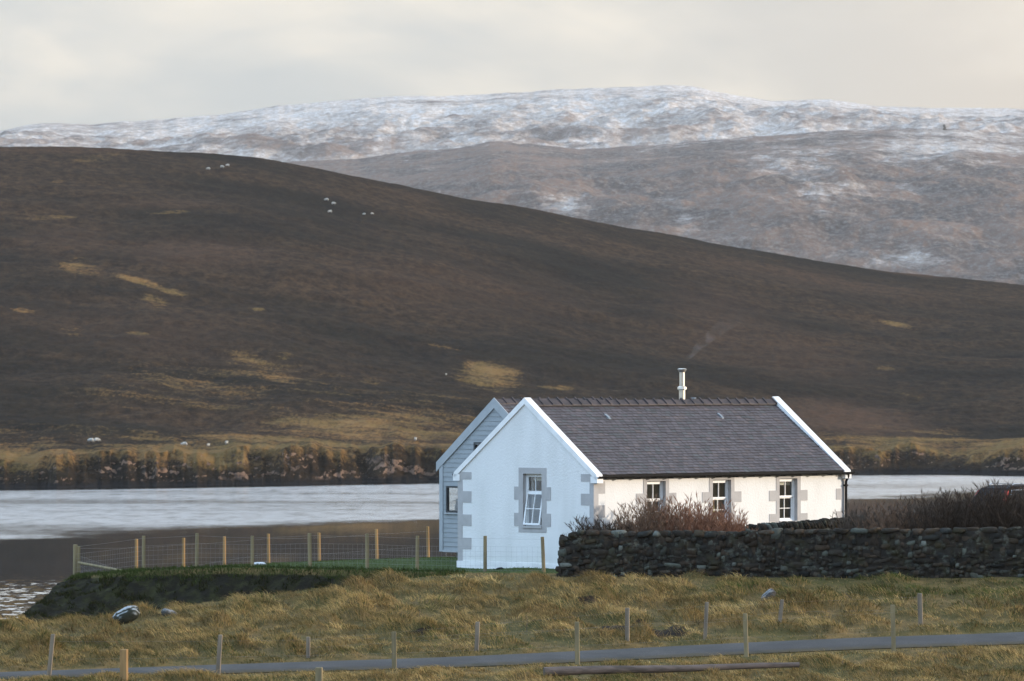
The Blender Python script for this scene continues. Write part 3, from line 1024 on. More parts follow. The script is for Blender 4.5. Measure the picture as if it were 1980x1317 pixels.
MID = [(-3600, 520), (-600, 380), (300, 330), (590, 312), (700, 306), (800, 293), (900, 283), (960, 272), (1020, 279), (1130, 289), (1250, 281), (1400, 268), (1550, 257), (1700, 250), (1850, 249), (1980, 262), (2600, 300), (5600, 480)]
FAR = [(-3600, 420), (-600, 290), (-200, 265), (0, 255), (40, 244), (90, 238), (170, 240), (300, 231), (420, 222), (500, 210), (650, 195), (750, 187), (900, 184), (1000, 178), (1100, 172), (1200, 168), (1290, 165),
       (1340, 167), (1400, 180), (1500, 196), (1600, 192), (1700, 205), (1800, 208), (1980, 210), (2600, 230), (5600, 400)]


def build_mountain(name, mat, ridge, d0, d1, nz, amp, wl, seed, snowf, label, base_py):
    px = np.concatenate([np.arange(-3600, -420, 16.0), np.arange(-420, 2400, 2.8), np.arange(2400, 5600, 16.0)])
    r = smooth1(interp_px(px, ridge), 15) - 2.2 * fbm(px / 40, px * 0, 4, seed + 9)
    s = np.concatenate([np.linspace(0, 1, nz), np.linspace(1, 1.25, 25)[1:]])
    S = s[:, None] + 0 * px[None]
    D = d0 + (d1 - d0) * S
    xw = (px[None] - 990) / F * D
    zr = CAMZ - (r - HOR) / F * d1
    zb = CAMZ - (base_py - HOR) / F * d0
    prof = np.where(S < 1, S ** 0.9 * (1.12 - 0.12 * S), 1 - 3 * (S - 1) ** 2)
    Z = zb + (zr[None] - zb) * prof
    damp = np.sin(np.pi * np.clip(S, 0, 1)) ** 0.6 * (1 - 0.93 * sstep(0.5, 0.97, S))
    rel_ = fbm(xw / wl, D / (wl * 1.9), 6, seed, 0.52)
    rel2 = fbm(xw / (wl * 0.28), D / (wl * 0.6), 5, seed + 30, 0.55, ridged=True)
    Z = Z + amp * damp * (rel_ + 0.33 * rel2) + amp * 0.1 * fbm(xw / (wl * 0.08), D / (wl * 0.15), 3, seed + 60) * (0.35 + damp)
    py = HOR - (Z - CAMZ) / D * F
    PXX = np.broadcast_to(px[None], D.shape)
    snow = snowf(PXX, py, rel_, rel2, S)
    far_sheet(name, mat, px, D, Z, {'snow': snow.ravel()}, label, 'structure')


def snow_mid(px, py, a, b, s):
    k = 0.10 + 0.25 * sstep(330, 260, py) - 0.22 * b
    for cx, cy, rx_, ry_, am in [(1540, 325, 90, 40, 0.55), (1880, 285, 130, 40, 0.5), (1100, 390, 45, 30, 0.6), (1330, 430, 35, 25, 0.65), (1620, 370, 60, 18, 0.5), (1290, 385, 60, 20, 0.35), (1720, 300, 90, 25, 0.35), (1780, 500, 90, 18, 0.35), (1650, 415, 120, 10, 0.2)]:
        k = k + 0.85 * am * np.exp(-((px - cx) / rx_) ** 2 - ((py - cy) / ry_) ** 2)
    return k


def snow_far(px, py, a, b, s):
    k = 0.72 + 0.22 * sstep(280, 190, py) - 0.35 * b - 0.2 * a
    k = k - 0.35 * np.exp(-((px - 620) / 150) ** 2 - ((py - 280) / 30) ** 2)
    return k


build_mountain('mountain', MAT['mountain_mid'], MID, 4300, 6600, 380, 48, 560, 100, snow_mid, 'brown moor mountain with patches of snow', 690)
build_mountain('snow_mountain', MAT['mountain_far'], FAR, 7000, 10000, 300, 72, 800, 200, snow_far, 'snow covered mountain ridge on the skyline', 430)

# ------------------------------------------------------------------ the house
HX, HY = X(1148, 177.0), 177.0
HZ0 = CAMZ - 6.3
LEN, WID, EAVE, RIDG = 11.8, 6.02, 3.15, 5.42
house = empty('house', (HX, HY, HZ0), math.radians(45))
tag(house, 'white harled cottage with grey quoins, slate roof and grey clad rear wing', 'house')


def on_front(a, c, z):          # long wall, outward = -y
    return (a, -c, z)


def on_gable(a, c, z):          # end wall, outward = -x
    return (-c, a, z)


EX0, EX1, EY0, EY1, EEV, ERD, EBOT = 3.0, 8.4, 4.87, 9.87, 3.43, 5.41, 0.46
EYM = (EY0 + EY1) / 2


def on_ext(a, c, z):
    return (EX0 - c, a, z)


def wall_sheet(mb, M, a0, a1, z0, z1, holes, depth=0.2):
    aa = sorted({a0, a1, *[h[0] for h in holes], *[h[1] for h in holes]})
    zz = sorted({z0, z1, *[h[2] for h in holes], *[h[3] for h in holes]})
    for i in range(len(aa) - 1):
        for j in range(len(zz) - 1):
            ca, cz = (aa[i] + aa[i + 1]) / 2, (zz[j] + zz[j + 1]) / 2
            if any(h[0] < ca < h[1] and h[2] < cz < h[3] for h in holes):
                continue
            mb.quad(M(aa[i], 0, zz[j]), M(aa[i + 1], 0, zz[j]), M(aa[i + 1], 0, zz[j + 1]), M(aa[i], 0, zz[j + 1]))


def reveal(mb, M, h, c0, c1):
    a0, a1, z0, z1 = h
    for (p, q) in (((a0, z0), (a1, z0)), ((a1, z0), (a1, z1)), ((a1, z1), (a0, z1)), ((a0, z1), (a0, z0))):
        mb.quad(M(p[0], c0, p[1]), M(q[0], c0, q[1]), M(q[0], c1, q[1]), M(p[0], c1, p[1]))


FW = [(2.39, 3.24, 1.50, 2.88), (5.42, 6.27, 1.50, 2.88), (8.57, 9.42, 1.50, 2.88)]
GW = (2.27, 3.09, 1.46, 3.11)
HID = [(2.2, 3.1, 1.4, 2.8), (7.6, 8.6, 1.2, 2.6)]

wl_ = MB()
wall_sheet(wl_, on_front, 0, LEN, -0.7, EAVE, FW)
wall_sheet(wl_, on_gable, 0, WID, -0.7, EAVE, [GW])
wl_.add([(0, 0, EAVE), (0, WID, EAVE), (0, WID / 2, RIDG - 0.02)], [(0, 1, 2)])
wl_.add([(LEN, 0, -0.7), (LEN, WID, -0.7), (LEN, WID, EAVE), (LEN, WID / 2, RIDG - 0.02), (LEN, 0, EAVE)], [(0, 1, 2, 3, 4)])
wall_sheet(wl_, lambda a, c, z: (a, WID + c, z), 0, EX0, -0.7, EAVE, [])
wall_sheet(wl_, lambda a, c, z: (a, WID + c, z), EX1, LEN, -0.7, EAVE, [])
wl_.build('harled_wall', MAT['harl'], house, fix=False)
# inner linings so that the rooms read dark behind the glass
fl = MB()
fl.box(0.25, LEN - 0.25, 0.25, WID - 0.25, 0.0, 0.1)
fl.box(0.25, LEN - 0.25, 2.9, 2.98, 0.1, EAVE)
for xx in (1.7, 4.3, 7.4):
    fl.box(xx, xx + 0.08, 0.27, 2.9, 0.1, EAVE)
fl.box(1.7, 1.78, 2.98, WID - 0.27, 0.1, EAVE)
fl.box(0.25, LEN - 0.25, 0.25, WID - 0.25, EAVE - 0.02, EAVE + 0.05)
fl.build('room_partition', MAT['room'], house)

# quoins: long and short blocks, alternating on the two faces of a corner
qz = [(3.24, 2.90, 1), (2.90, 2.52, 0), (2.52, 2.16, 1), (2.16, 1.78, 0), (1.78, 1.42, 1), (1.42, 1.04, 0), (1.04, 0.68, 1), (0.68, 0.30, 0), (0.30, -0.1, 1)]
for k_, (zt, zb, lg) in enumerate(qz[:-1] if True else qz):
    zt = min(zt, EAVE - 0.02)
    q = MB()
    q.box(-0.012, 0.55 if lg else 0.17, -0.003, 0.012, zb, zt, M=lambda a, c, z: on_gable(a, c, z))
    q.box(0.0, 0.50 if not lg else 0.20, -0.003, 0.012, zb, zt, M=lambda a, c, z: on_front(a, c, z))
    q.build('quoin', MAT['quoin'], house)
    q = MB()
    q.box(WID - (0.60 if lg else 0.20), WID + 0.012, -0.003, 0.012, zb, zt, M=on_gable)
    q.build('quoin', MAT['quoin'], house)
    q = MB()
    q.box(LEN - (0.50 if lg else 0.22), LEN + 0.012, -0.003, 0.012, zb, zt, M=on_front)
    q.build('quoin', MAT['quoin'], house)
pl = MB()
pl.box(0.0, WID + 0.035, -0.003, 0.035, -0.7, 0.30, M=on_gable)
pl.box(-0.035, LEN + 0.03, -0.003, 0.03, -0.7, 0.26, M=on_front)
pl.build('plinth', MAT['white_cope'], house)


def surround_poly(h, side, top, bot, ears, ear):
    """stepped margin round an opening, drawn as boxes"""
    a0, a1, z0, z1 = h
    out = []
    out.append((a0 - side, a1 + side, z1, z1 + top))
    out.append((a0 - side, a1 + side, z0 - bot, z0))
    zs = sorted({z0, z1, *[e for p in ears for e in p]})
    for i in range(len(zs) - 1):
        m = (zs[i] + zs[i + 1]) / 2
        wide = any(e0 < m < e1 for e0, e1 in ears)
        sd = side + (ear if wide else 0)
        out.append((a0 - sd, a0, zs[i], zs[i + 1]))
        out.append((a1, a1 + sd, zs[i], zs[i + 1]))
    return out


def sash(mb, M, a0, a1, z0, z1, c, nx_, nz_, fr=0.055, bar=0.022, th=0.045):
    mb.box(a0, a0 + fr, c - th, c, z0, z1, M=M)
    mb.box(a1 - fr, a1, c - th, c, z0, z1, M=M)
    mb.box(a0 + fr, a1 - fr, c - th, c, z0, z0 + fr, M=M)
    mb.box(a0 + fr, a1 - fr, c - th, c, z1 - fr, z1, M=M)
    for i in range(1, nx_):
        x = a0 + fr + (a1 - a0 - 2 * fr) * i / nx_
        mb.box(x - bar / 2, x + bar / 2, c - th + 0.004, c - 0.004, z0 + fr, z1 - fr, M=M)
    for j in range(1, nz_):
        z = z0 + fr + (z1 - z0 - 2 * fr) * j / nz_
        mb.box(a0 + fr, a1 - fr, c - th + 0.006, c - 0.006, z - bar / 2, z + bar / 2, M=M)


def glass(M, a0, a1, z0, z1, c, parent):
    g = MB()
    g.quad(M(a0, c, z0), M(a1, c, z0), M(a1, c, z1), M(a0, c, z1))
    return g.build('pane', MAT['glass'], parent)


def window(M, h, side, top, bot, ears, ear, open_lower=False, drape=None, label=None):
    a0, a1, z0, z1 = h
    f = MB()
    fc = -0.115
    cs = 0.045
    f.box(a0, a0 + cs, fc - 0.09, fc, z0, z1, M=M)
    f.box(a1 - cs, a1, fc - 0.09, fc, z0, z1, M=M)
    f.box(a0 + cs, a1 - cs, fc - 0.09, fc, z1 - cs, z1, M=M)
    f.box(a0 + cs, a1 - cs, fc - 0.09, fc, z0, z0 + cs, M=M)
    win = f.build('window', MAT['frame'], house)
    if label:
        win['label'] = label
    s = MB()
    for b in surround_poly(h, side, top, bot, ears, ear):
        s.box(b[0], b[1], -0.003, 0.014, b[2], b[3], M=M)
    for p in ((a0, a0 + 0.002), (a1 - 0.002, a1)):
        pass
    reveal(s, M, h, 0.014, -0.26)
    s.build('surround', MAT['quoin'], win, fix=False)
    sl = MB()
    sl.box(a0 - 0.02, a1 + 0.02, -0.10, 0.05, z0 - 0.06, z0 + 0.012, M=M)
    sl.build('sill', MAT['white_cope'] if False else MAT['quoin'], win)
    zm = z0 + (z1 - z0) * (0.56 if not open_lower else 0.64)
    u = MB()
    sash(u, M, a0 + cs, a1 - cs, zm, z1 - cs, fc - 0.012, 2, 1)
    u.build('sash', MAT['frame'], win)
    glass(M, a0 + cs + 0.05, a1 - cs - 0.05, zm + 0.05, z1 - cs - 0.05, fc - 0.035, win)
    if open_lower:
        ang = math.radians(10)
        hz, hc = zm, fc

        def Mo(a, c, z):
            dz, dc = z - hz, c - hc
            return M(a, hc + dc * math.cos(ang) - dz * math.sin(ang), hz + dz * math.cos(ang) + dc * math.sin(ang))
        l = MB()
        sash(l, Mo, a0 + cs, a1 - cs, z0 + 0.03, zm, fc, 2, 2)
        l.build('sash', MAT['frame'], win)
        glass(Mo, a0 + cs + 0.05, a1 - cs - 0.05, z0 + 0.08, zm - 0.05, fc - 0.02, win)
    else:
        l = MB()
        sash(l, M, a0 + cs, a1 - cs, z0 + cs, zm + 0.02, fc - 0.05, 2, 2)
        l.build('sash', MAT['frame'], win)
        glass(M, a0 + cs + 0.05, a1 - cs - 0.05, z0 + cs + 0.05, zm - 0.03, fc - 0.07, win)
    if drape == 'curtain':
        cu = MB()
        n = 14
        pts = [(a0 + 0.03 + 0.42 * i / n, -0.30 + 0.03 * math.sin(i * 1.9)) for i in range(n + 1)]
        for i in range(n):
            (p, c0), (q, c1) = pts[i], pts[i + 1]
            pinch = 0.72
            cu.quad(M(p, c0, z0 + 0.02), M(q, c1, z0 + 0.02), M(a0 + (q - a0) * pinch, c1, zm + 0.05), M(a0 + (p - a0) * pinch, c0, zm + 0.05))
        cu.build('curtain', MAT['curtain'], win, smooth=True)
    if drape == 'blind':
        bl = MB()
        bl.box(a0 + 0.03, a1 - 0.03, -0.29, -0.28, z1 - 0.22, z1 - 0.01, M=M)
        bl.build('blind', MAT['blind'], win)
    return win


E1 = [(2.16, 2.50), (1.50, 1.75)]
window(on_front, FW[0], 0.16, 0.14, 0.12, E1, 0.33)
window(on_front, FW[1], 0.16, 0.14, 0.12, E1, 0.33, drape='curtain', label='sash window with a cream curtain drawn to one side')
window(on_front, FW[2], 0.16, 0.14, 0.12, E1, 0.33, drape='blind')
window(on_gable, GW, 0.20, 0.19, 0.19, [(2.29, 2.70), (1.46, 1.87)], 0.2, open_lower=True, drape='blind', label='gable sash window with its lower sash tilted out')


# roof of slates
def slates(mb, x0, x1, ye, ze, yr, zr, seed, row=0.146):
    rg = random.Random(seed)
    sl = math.hypot(yr - ye, zr - ze)
    ty_, tz_ = (yr - ye) / sl, (zr - ze) / sl
    ny_, nz_ = (-tz_, ty_) if ye < yr else (tz_, -ty_)
    if nz_ < 0:
        ny_, nz_ = -ny_, -nz_

    def pt(x, s, n):
        return (x, ye + ty_ * s + ny_ * n, ze + tz_ * s + nz_ * n)
    mb.quad(pt(x0, 0, -0.012), pt(x1, 0, -0.012), pt(x1, sl, -0.012), pt(x0, sl, -0.012), (0.012, 0.011, 0.012))
    s = 0.0
    r = 0
    while s < sl - 0.05:
        x = x0 - (0.12 if r % 2 else 0) + rg.uniform(-0.03, 0.03)
        top = min(s + row * 1.6, sl)
        while x < x1 - 0.01:
            wd = rg.uniform(0.19, 0.27)
            a, b = max(x, x0), min(x + wd - 0.016, x1)
            if b - a > 0.03:
                lift = 0.020 + rg.uniform(0, 0.010)
                k_ = rg.uniform(0.74, 1.22)
                tone = rg.random()
                base = (0.070, 0.062, 0.069) if tone < 0.74 else ((0.062, 0.063, 0.067) if tone < 0.90 else (0.086, 0.071, 0.073))
                if rg.random() < 0.0:
                    base, k_ = (0.30, 0.32, 0.28), 1.0
                c = tuple(v * k_ for v in base)
                ds = rg.uniform(-0.008, 0.008)
                p0, p1, p2, p3 = pt(a, s + ds, lift), pt(b, s + ds + rg.uniform(-0.004, 0.004), lift), pt(b, top, 0.003), pt(a, top, 0.003)
                p4, p5 = pt(a, s + ds, lift - 0.016), pt(b, s + ds, lift - 0.016)
                mb.add([p0, p1, p2, p3], [(0, 1, 2, 3)], c)
                mb.add([p4, p5, p1, p0], [(0, 1, 2, 3)], tuple(v * 0.9 for v in c))
                mb.add([pt(b, s + ds, lift), pt(b, s + ds, lift - 0.014), p2], [(0, 1, 2)], c)
            x += wd
        s += row
        r += 1


RZ = RIDG - 0.10
r_ = MB()
slates(r_, 0.22, LEN - 0.22, -0.12, EAVE - 0.045, WID / 2, RZ, 1)
slates(r_, 0.22, LEN - 0.22, WID + 0.12, EAVE - 0.045, WID / 2, RZ, 2)
roof = r_.build('roof', MAT['slate'], house, fix=False)


def ridge_tiles(mb, x0, x1, ym, z):
    n = int(round((x1 - x0) / 0.43))
    st = (x1 - x0) / n
    for i in range(n):
        a, b = x0 + i * st, x0 + (i + 1) * st - 0.012
        jz = random.uniform(-0.006, 0.006)
        for sg in (-1, 1):
            t = [(0, z + 0.045), (sg * 0.20, z - 0.105), (sg * 0.205, z - 0.135), (0, z + 0.012)]
            mb.prism([(p, q + jz) for p, q in t], a, b, lambda p, q, a_: (a_, ym + p, q))
        # the upstanding roll that covers each joint
        for sg in (-1, 1):
            mb.prism([(0, z + 0.10 + jz), (sg * 0.215, z - 0.075 + jz), (sg * 0.215, z - 0.12 + jz), (0, z + 0.03 + jz)], b - 0.055, b + 0.006, lambda p, q, a_: (a_, ym + p, q))


rt = MB()
ridge_tiles(rt, 0.24, LEN - 0.24, WID / 2, RZ + 0.06)
rt.build('ridge', MAT['ridge'], roof)
# small slate vents
for px_ in (1183, 1405):
    r1 = (px_ - 990) / F
    sx = (r1 * 177 - HX) / (0.7071 * (1 - r1))
    yv = 2.25
    sx -= yv * -1.0 * 0.98
    zv = EAVE - 0.045 + (RZ - EAVE + 0.045) * (yv + 0.12) / (WID / 2 + 0.12)
    v_ = MB()
    v_.prism([(0, 0.0), (0.22, 0.17), (0.22, 0.20), (0.06, 0.11), (0.0, 0.04)], sx, sx + 0.10, lambda p, q, a_: (a_, yv + p, zv + q))
    v_.build('roof_vent', MAT['lead'], roof)

# skews: white painted copes on both gables
def skew(mb, xa, xb, lift=0.085, under=0.12, ov=0.16):
    half = WID / 2
    t = (RIDG - EAVE) / half
    yo = -ov
    zo = EAVE - ov * t
    pts_t = [(yo, zo + lift), (half, RIDG + lift), (WID - yo, zo + lift)]
    pts_b = [(yo, zo - under + 0.02), (half, RIDG - under), (WID - yo, zo - under + 0.02)]
    for (a, b) in ((0, 1), (1, 2)):
        poly = [pts_b[a], pts_b[b], pts_t[b], pts_t[a]]
        mb.prism(poly, xa, xb, lambda p, q, a_: (a_, p, q))
    for y0, y1 in ((yo - 0.03, 0.10), (WID - 0.10, WID + ov + 0.03)):
        mb.box(xa, xb, y0, y1, zo - under - 0.06, zo + 0.03)


for xa, xb in ((-0.045, 0.23), (LEN - 0.25, LEN + 0.045)):
    sk = MB()
    skew(sk, xa, xb)
    sk.build('skew_cope', MAT['white_cope'], house)

gu = MB()
n = 7
for yy, sg in ((-0.19, 1), (WID + 0.19, 1)):
    prof = [(yy + 0.07 * math.cos(math.pi * (1 + i / n)), EAVE - 0.09 + 0.075 * math.sin(math.pi * (1 + i / n))) for i in range(n + 1)]
    prof += [(yy + 0.055 * math.cos(math.pi * (2 - i / n)), EAVE - 0.085 + 0.06 * math.sin(math.pi * (2 - i / n))) for i in range(n + 1)]
    gu.prism(prof, -0.02, LEN + 0.12, lambda p, q, a_: (a_, p, q))
for i in range(16):
    xg = 0.3 + i * (LEN - 0.5) / 15
    gu.box(xg, xg + 0.05, -0.26, -0.02, EAVE - 0.185, EAVE - 0.15)
gu.box(0.0, LEN, -0.115, -0.016, EAVE - 0.13, EAVE - 0.05)
gu.build('gutter', MAT['gutter'], house)
dp = MB()
dp.tube([(LEN - 0.10, -0.19, EAVE - 0.14), (LEN - 0.10, -0.17, EAVE - 0.26), (LEN - 0.10, -0.085, EAVE - 0.40), (LEN - 0.10, -0.085, -0.3)], 0.042, 10)
for z in (2.6, 1.2):
    dp.box(LEN - 0.16, LEN - 0.04, -0.13, -0.014, z, z + 0.05)
dp.build('downpipe', MAT['gutter'], house)
# twin-wall flue standing behind the ridge
r1 = (1319 - 990) / F
fy = WID / 2 + 0.35
fx = (r1 * (177 + 0.7071 * fy) - (HX - 0.7071 * fy)) / (0.7071 * (1 - r1))
fm = MB()
fz = RZ - 0.35
fm.tube([(fx, fy, fz), (fx, fy, RZ + 0.40)], 0.105, 20)
fm.tube([(fx, fy, RZ + 0.40), (fx, fy, RZ + 0.43), (fx, fy, RZ + 0.50), (fx, fy, RZ + 0.53)], [0.105, 0.155, 0.15, 0.10], 20)
fm.tube([(fx, fy, RZ + 0.53), (fx, fy, RZ + 1.02)], 0.088, 20)
flue = fm.build('flue', MAT['steel'], house, smooth=False)
fc_ = MB()
fc_.tube([(fx, fy, RZ + 0.98), (fx, fy, RZ + 1.03), (fx, fy, RZ + 1.08), (fx, fy, RZ + 1.11)], [0.10, 0.13, 0.15, 0.10], 20)
fc_.build('cap', MAT['steel'], flue)
vm = MB()
r1 = (1341 - 990) / F
vx = (r1 * (177 + 0.7071 * fy) - (HX - 0.7071 * fy)) / (0.7071 * (1 - r1))
vm.tube([(vx, fy, RZ - 0.4), (vx, fy, RZ + 0.13)], 0.07, 12)
vm.tube([(vx, fy, RZ + 0.13), (vx, fy, RZ + 0.16)], [0.10, 0.085], 12)
vm.build('vent_pipe', MAT['lead'], house)

# the rear wing in grey boards
EWIN = [(8.55, 9.62, 1.72, 2.58), (7.35, 8.33, 3.35, 4.03)]


def ext_top(a):
    return EEV + (ERD - EEV) * (1 - abs(a - EYM) / (EYM - EY0))


cl_ = MB()
bh = 0.152
z = EBOT
while z < ERD - 0.02:
    zt = min(z + bh, ERD)
    # span of the gable at this board's middle height
    zm_ = (z + zt) / 2
    if zm_ <= EEV:
        spans = [(EY0, EY1)]
    else:
        hw = (EYM - EY0) * (1 - (zm_ - EEV) / (ERD - EEV))
        spans = [(EYM - hw, EYM + hw)]
    for h in EWIN:
        if h[2] < zm_ < h[3]:
            ns = []
            for a, b in spans:
                if h[0] < b and h[1] > a:
                    if h[0] > a:
                        ns.append((a, h[0]))
                    if h[1] < b:
                        ns.append((h[1], b))
                else:
                    ns.append((a, b))
            spans = ns
    for a, b in spans:
        cl_.quad(on_ext(a, 0.022, z), on_ext(b, 0.022, z), on_ext(b, 0.006, zt), on_ext(a, 0.006, zt))
        cl_.quad(on_ext(a, 0.004, z), on_ext(b, 0.004, z), on_ext(b, 0.022, z), on_ext(a, 0.022, z))
    z += bh
    # the long side facing the water has the same boards and the return of the corner window
z = EBOT
while z < EEV:
    zt = min(z + bh, EEV)
    spans = [(EX0, EX1)]
    if 1.72 < (z + zt) / 2 < 2.58:
        spans = [(4.9, EX1)]
    for a, b in spans:
        cl_.quad((b, EY1 + 0.022, z), (a, EY1 + 0.022, z), (a, EY1 + 0.006, zt), (b, EY1 + 0.006, zt))
    z += bh
cl_.add([(EX1, EY0, EBOT), (EX1, EY1, EBOT), (EX1, EY1, EEV), (EX1, EYM, ERD), (EX1, EY0, EEV)], [(0, 1, 2, 3, 4)])
cl_.quad((EX0, EY0, EBOT), (EX1, EY0, EBOT), (EX1, EY1, EBOT), (EX0, EY1, EBOT))
ext = cl_.build('wing_cladding', MAT['clad'], house, fix=False)
tr = MB()
sl_t = (ERD - EEV) / (EYM - EY0)
for sg in (-1, 1):
    y0_, y1_ = (EY0 - 0.18, EYM) if sg < 0 else (EY1 + 0.18, EYM)
    zt0 = EEV - 0.18 * sl_t + 0.07
    tr.prism([(y0_, zt0), (y1_, ERD + 0.07), (y1_, ERD - 0.27), (y0_, zt0 - 0.30)], EX0 - 0.06, EX0 - 0.029, lambda p, q, a_: (a_, p, q))
tr.box(EX0 - 0.045, EX0 + 0.11, EY1 - 0.11, EY1 + 0.045, EBOT - 0.02, EEV - 0.08)
tr.box(EX0 - 0.045, EX0 - 0.029, EY0, EY1 - 0.112, EBOT - 0.03, EBOT + 0.03)
tr.build('trim_board', MAT['clad_trim'], ext)
er = MB()
slates(er, EX0 - 0.05, EX1 + 0.05, EY0 - 0.16, EEV - 0.10, EYM, ERD - 0.02, 5)
slates(er, EX0 - 0.05, EX1 + 0.05, EY1 + 0.16, EEV - 0.10, EYM, ERD - 0.02, 6)
wroof = er.build('wing_roof', MAT['slate'], house, fix=False)
rt = MB()
ridge_tiles(rt, EX0 - 0.02, EX1, EYM, ERD - 0.01)
rt.build('ridge', MAT['ridge'], wroof)
fo = MB()
fo.box(EX0 + 0.35, EX1 - 0.2, WID + 0.02, EY1 - 0.35, -0.7, EBOT - 0.004)
fo.build('foundation', MAT['concrete'], house)
gt = MB()
gt.tube([(EX0 - 0.03, EY1 + 0.17, EEV - 0.16), (EX1, EY1 + 0.17, EEV - 0.16)], 0.05, 8)
gt.build('gutter', MAT['gutter'], wroof)
for h in EWIN:
    f = MB()
    a0, a1, z0, z1 = h
    f.box(a0, a0 + 0.06, -0.06, 0.034, z0, z1, M=on_ext)
    f.box(a1 - 0.06, a1, -0.06, 0.034, z0, z1, M=on_ext)
    f.box(a0 + 0.06, a1 - 0.06, -0.06, 0.034, z0, z0 + 0.06, M=on_ext)
    f.box(a0 + 0.06, a1 - 0.06, -0.06, 0.034, z1 - 0.05, z1, M=on_ext)
    wn = f.build('window', MAT['dark_frame'], house)
    glass(on_ext, a0 + 0.055, a1 - 0.055, z0 + 0.055, z1 - 0.045, -0.03, wn)
    s = MB()
    s.box(a0 - 0.06, a1 + 0.05, 0.0, 0.07, z0 - 0.05, z0 - 0.004, M=on_ext)
    s.build('sill', MAT['clad_trim'], wn)
# return light of the corner window, on the side towards the water
f = MB()
Mb = lambda a, c, z: (a, EY1 + c, z)
f.box(3.13, 3.19, -0.06, 0.03, 1.72, 2.58, M=Mb)
f.box(4.84, 4.90, -0.06, 0.03, 1.72, 2.58, M=Mb)
f.box(3.19, 4.84, -0.06, 0.03, 1.72, 1.78, M=Mb)
f.box(3.19, 4.84, -0.06, 0.03, 2.53, 2.58, M=Mb)
wn = f.build('window', MAT['dark_frame'], house)
glass(Mb, 3.18, 4.85, 1.77, 2.54, -0.03, wn)
rm = MB()
rm.box(EX0 + 0.1, EX1 - 0.1, WID + 0.1, EY1 - 0.1, 1.60, 1.68)
rm.box(EX0 + 0.1, EX1 - 0.1, WID + 0.1, EY1 - 0.1, 2.85, 2.90)
rm.build('wing_floor', MAT['room'], house)


# bird figurine in the wing's corner window
def figurine():
    c, s_ = math.cos(math.radians(45)), math.sin(math.radians(45))
    lx, ly, lz = EX0 + 0.22, 9.36, 1.685
    wx, wy = HX + c * lx - s_ * ly, HY + s_ * lx + c * ly
    m = MB()
    prof = [(0.055, 0.0), (0.06, 0.02), (0.03, 0.03), (0.055, 0.10), (0.075, 0.18), (0.07, 0.26), (0.045, 0.33), (0.028, 0.38), (0.036, 0.42), (0.034, 0.455), (0.015, 0.48), (0.002, 0.485)]
    m.tube([(0.0, 0, z_) for _, z_ in prof], [r__ for r__, _ in prof], 14)
    m.tube([(-0.02, 0, 0.44), (-0.08, 0, 0.432), (-0.12, 0, 0.425)], [0.014, 0.008, 0.002], 8)
    m.tube([(0.05, 0, 0.16), (0.09, 0, 0.08), (0.10, 0, 0.05)], [0.025, 0.016, 0.004], 8)
    o = m.build('bird_figurine', simple('grey_ceramic', (0.12, 0.12, 0.12), (0.2, 0.2, 0.19), 12, 0.5), None, smooth=True)
    o.location = (wx, wy, HZ0 + lz)
    tag(o, 'small grey bird figurine standing inside the corner window of the grey wing', 'figurine')


figurine()


# chimney smoke: a thin drifting plume
def smoke():
    c = math.cos(math.radians(45))
    bx, by, bz = HX + c * fx - c * fy, HY + c * fx + c * fy, HZ0 + RZ + 1.12
    m = MB()
    pts, rad = [], []
    for i in range(9):
        t = i / 8
        pts.append((bx + 1.9 * t ** 1.05, by + 0.35 * t, bz + 0.05 + 1.75 * t ** 0.85))
        rad.append(0.06 + 0.26 * t)
    m.tube(pts, rad, 14)
    mt, t = newmat('wood_smoke')
    co = t.n('ShaderNodeNewGeometry').outputs['Position']
    n_ = t.ramp(t.noise(co, 3.2, 4, 0.6, 0.6), 0.38, 0.68)
    k_ = t.ramp(t.n('ShaderNodeSeparateXYZ', Vector=co).outputs[2], bz + 1.9, bz + 0.1)
    v = t.n('ShaderNodeVolumePrincipled', Color=(0.80, 0.84, 0.90), Anisotropy=0.2)
    t.set(v.inputs['Density'], t.math('MULTIPLY', t.math('MULTIPLY', n_, k_), 0.38))
    t.n('ShaderNodeOutputMaterial', Volume=v)
    o = m.build('smoke', mt)
    tag(o, 'thin pale smoke drifting from the steel flue', 'smoke', kind='stuff')


smoke()


# ------------------------------------------------------------------ dry stone walls
def stone(mb, cx, cy, cz, sx, sy, sz, M, rg, col, pw=0.5):
    nu, nv = 9, 6
    vs = []
    ph = [rg.uniform(0, 6.28) for _ in range(3)]
    ro_ = rg.gauss(0, 0.11)
    cr, sr = math.cos(ro_), math.sin(ro_)
    for j in range(nv + 1):
        th = math.pi * j / nv - math.pi / 2
        for i in range(nu):
            a = 2 * math.pi * i / nu
            x, y, z_ = math.cos(th) * math.cos(a), math.cos(th) * math.sin(a), math.sin(th)
            x, y, z_ = (math.copysign(abs(q) ** pw, q) for q in (x, y, z_))
            k_ = 1 + 0.13 * math.sin(3 * a + ph[0]) * math.cos(th) + 0.13 * math.sin(2 * th + ph[1] + a)
            x, z_ = x * sx * k_, z_ * sz * k_
            vs.append(M(cx + x * cr - z_ * sr, cy + y * sy * k_, cz + x * sr + z_ * cr))
    fs = []
    for j in range(nv):
        for i in range(nu):
            i2 = (i + 1) % nu
            fs.append((j * nu + i, j * nu + i2, (j + 1) * nu + i2, (j + 1) * nu + i))
    mb.add(vs, fs, col)


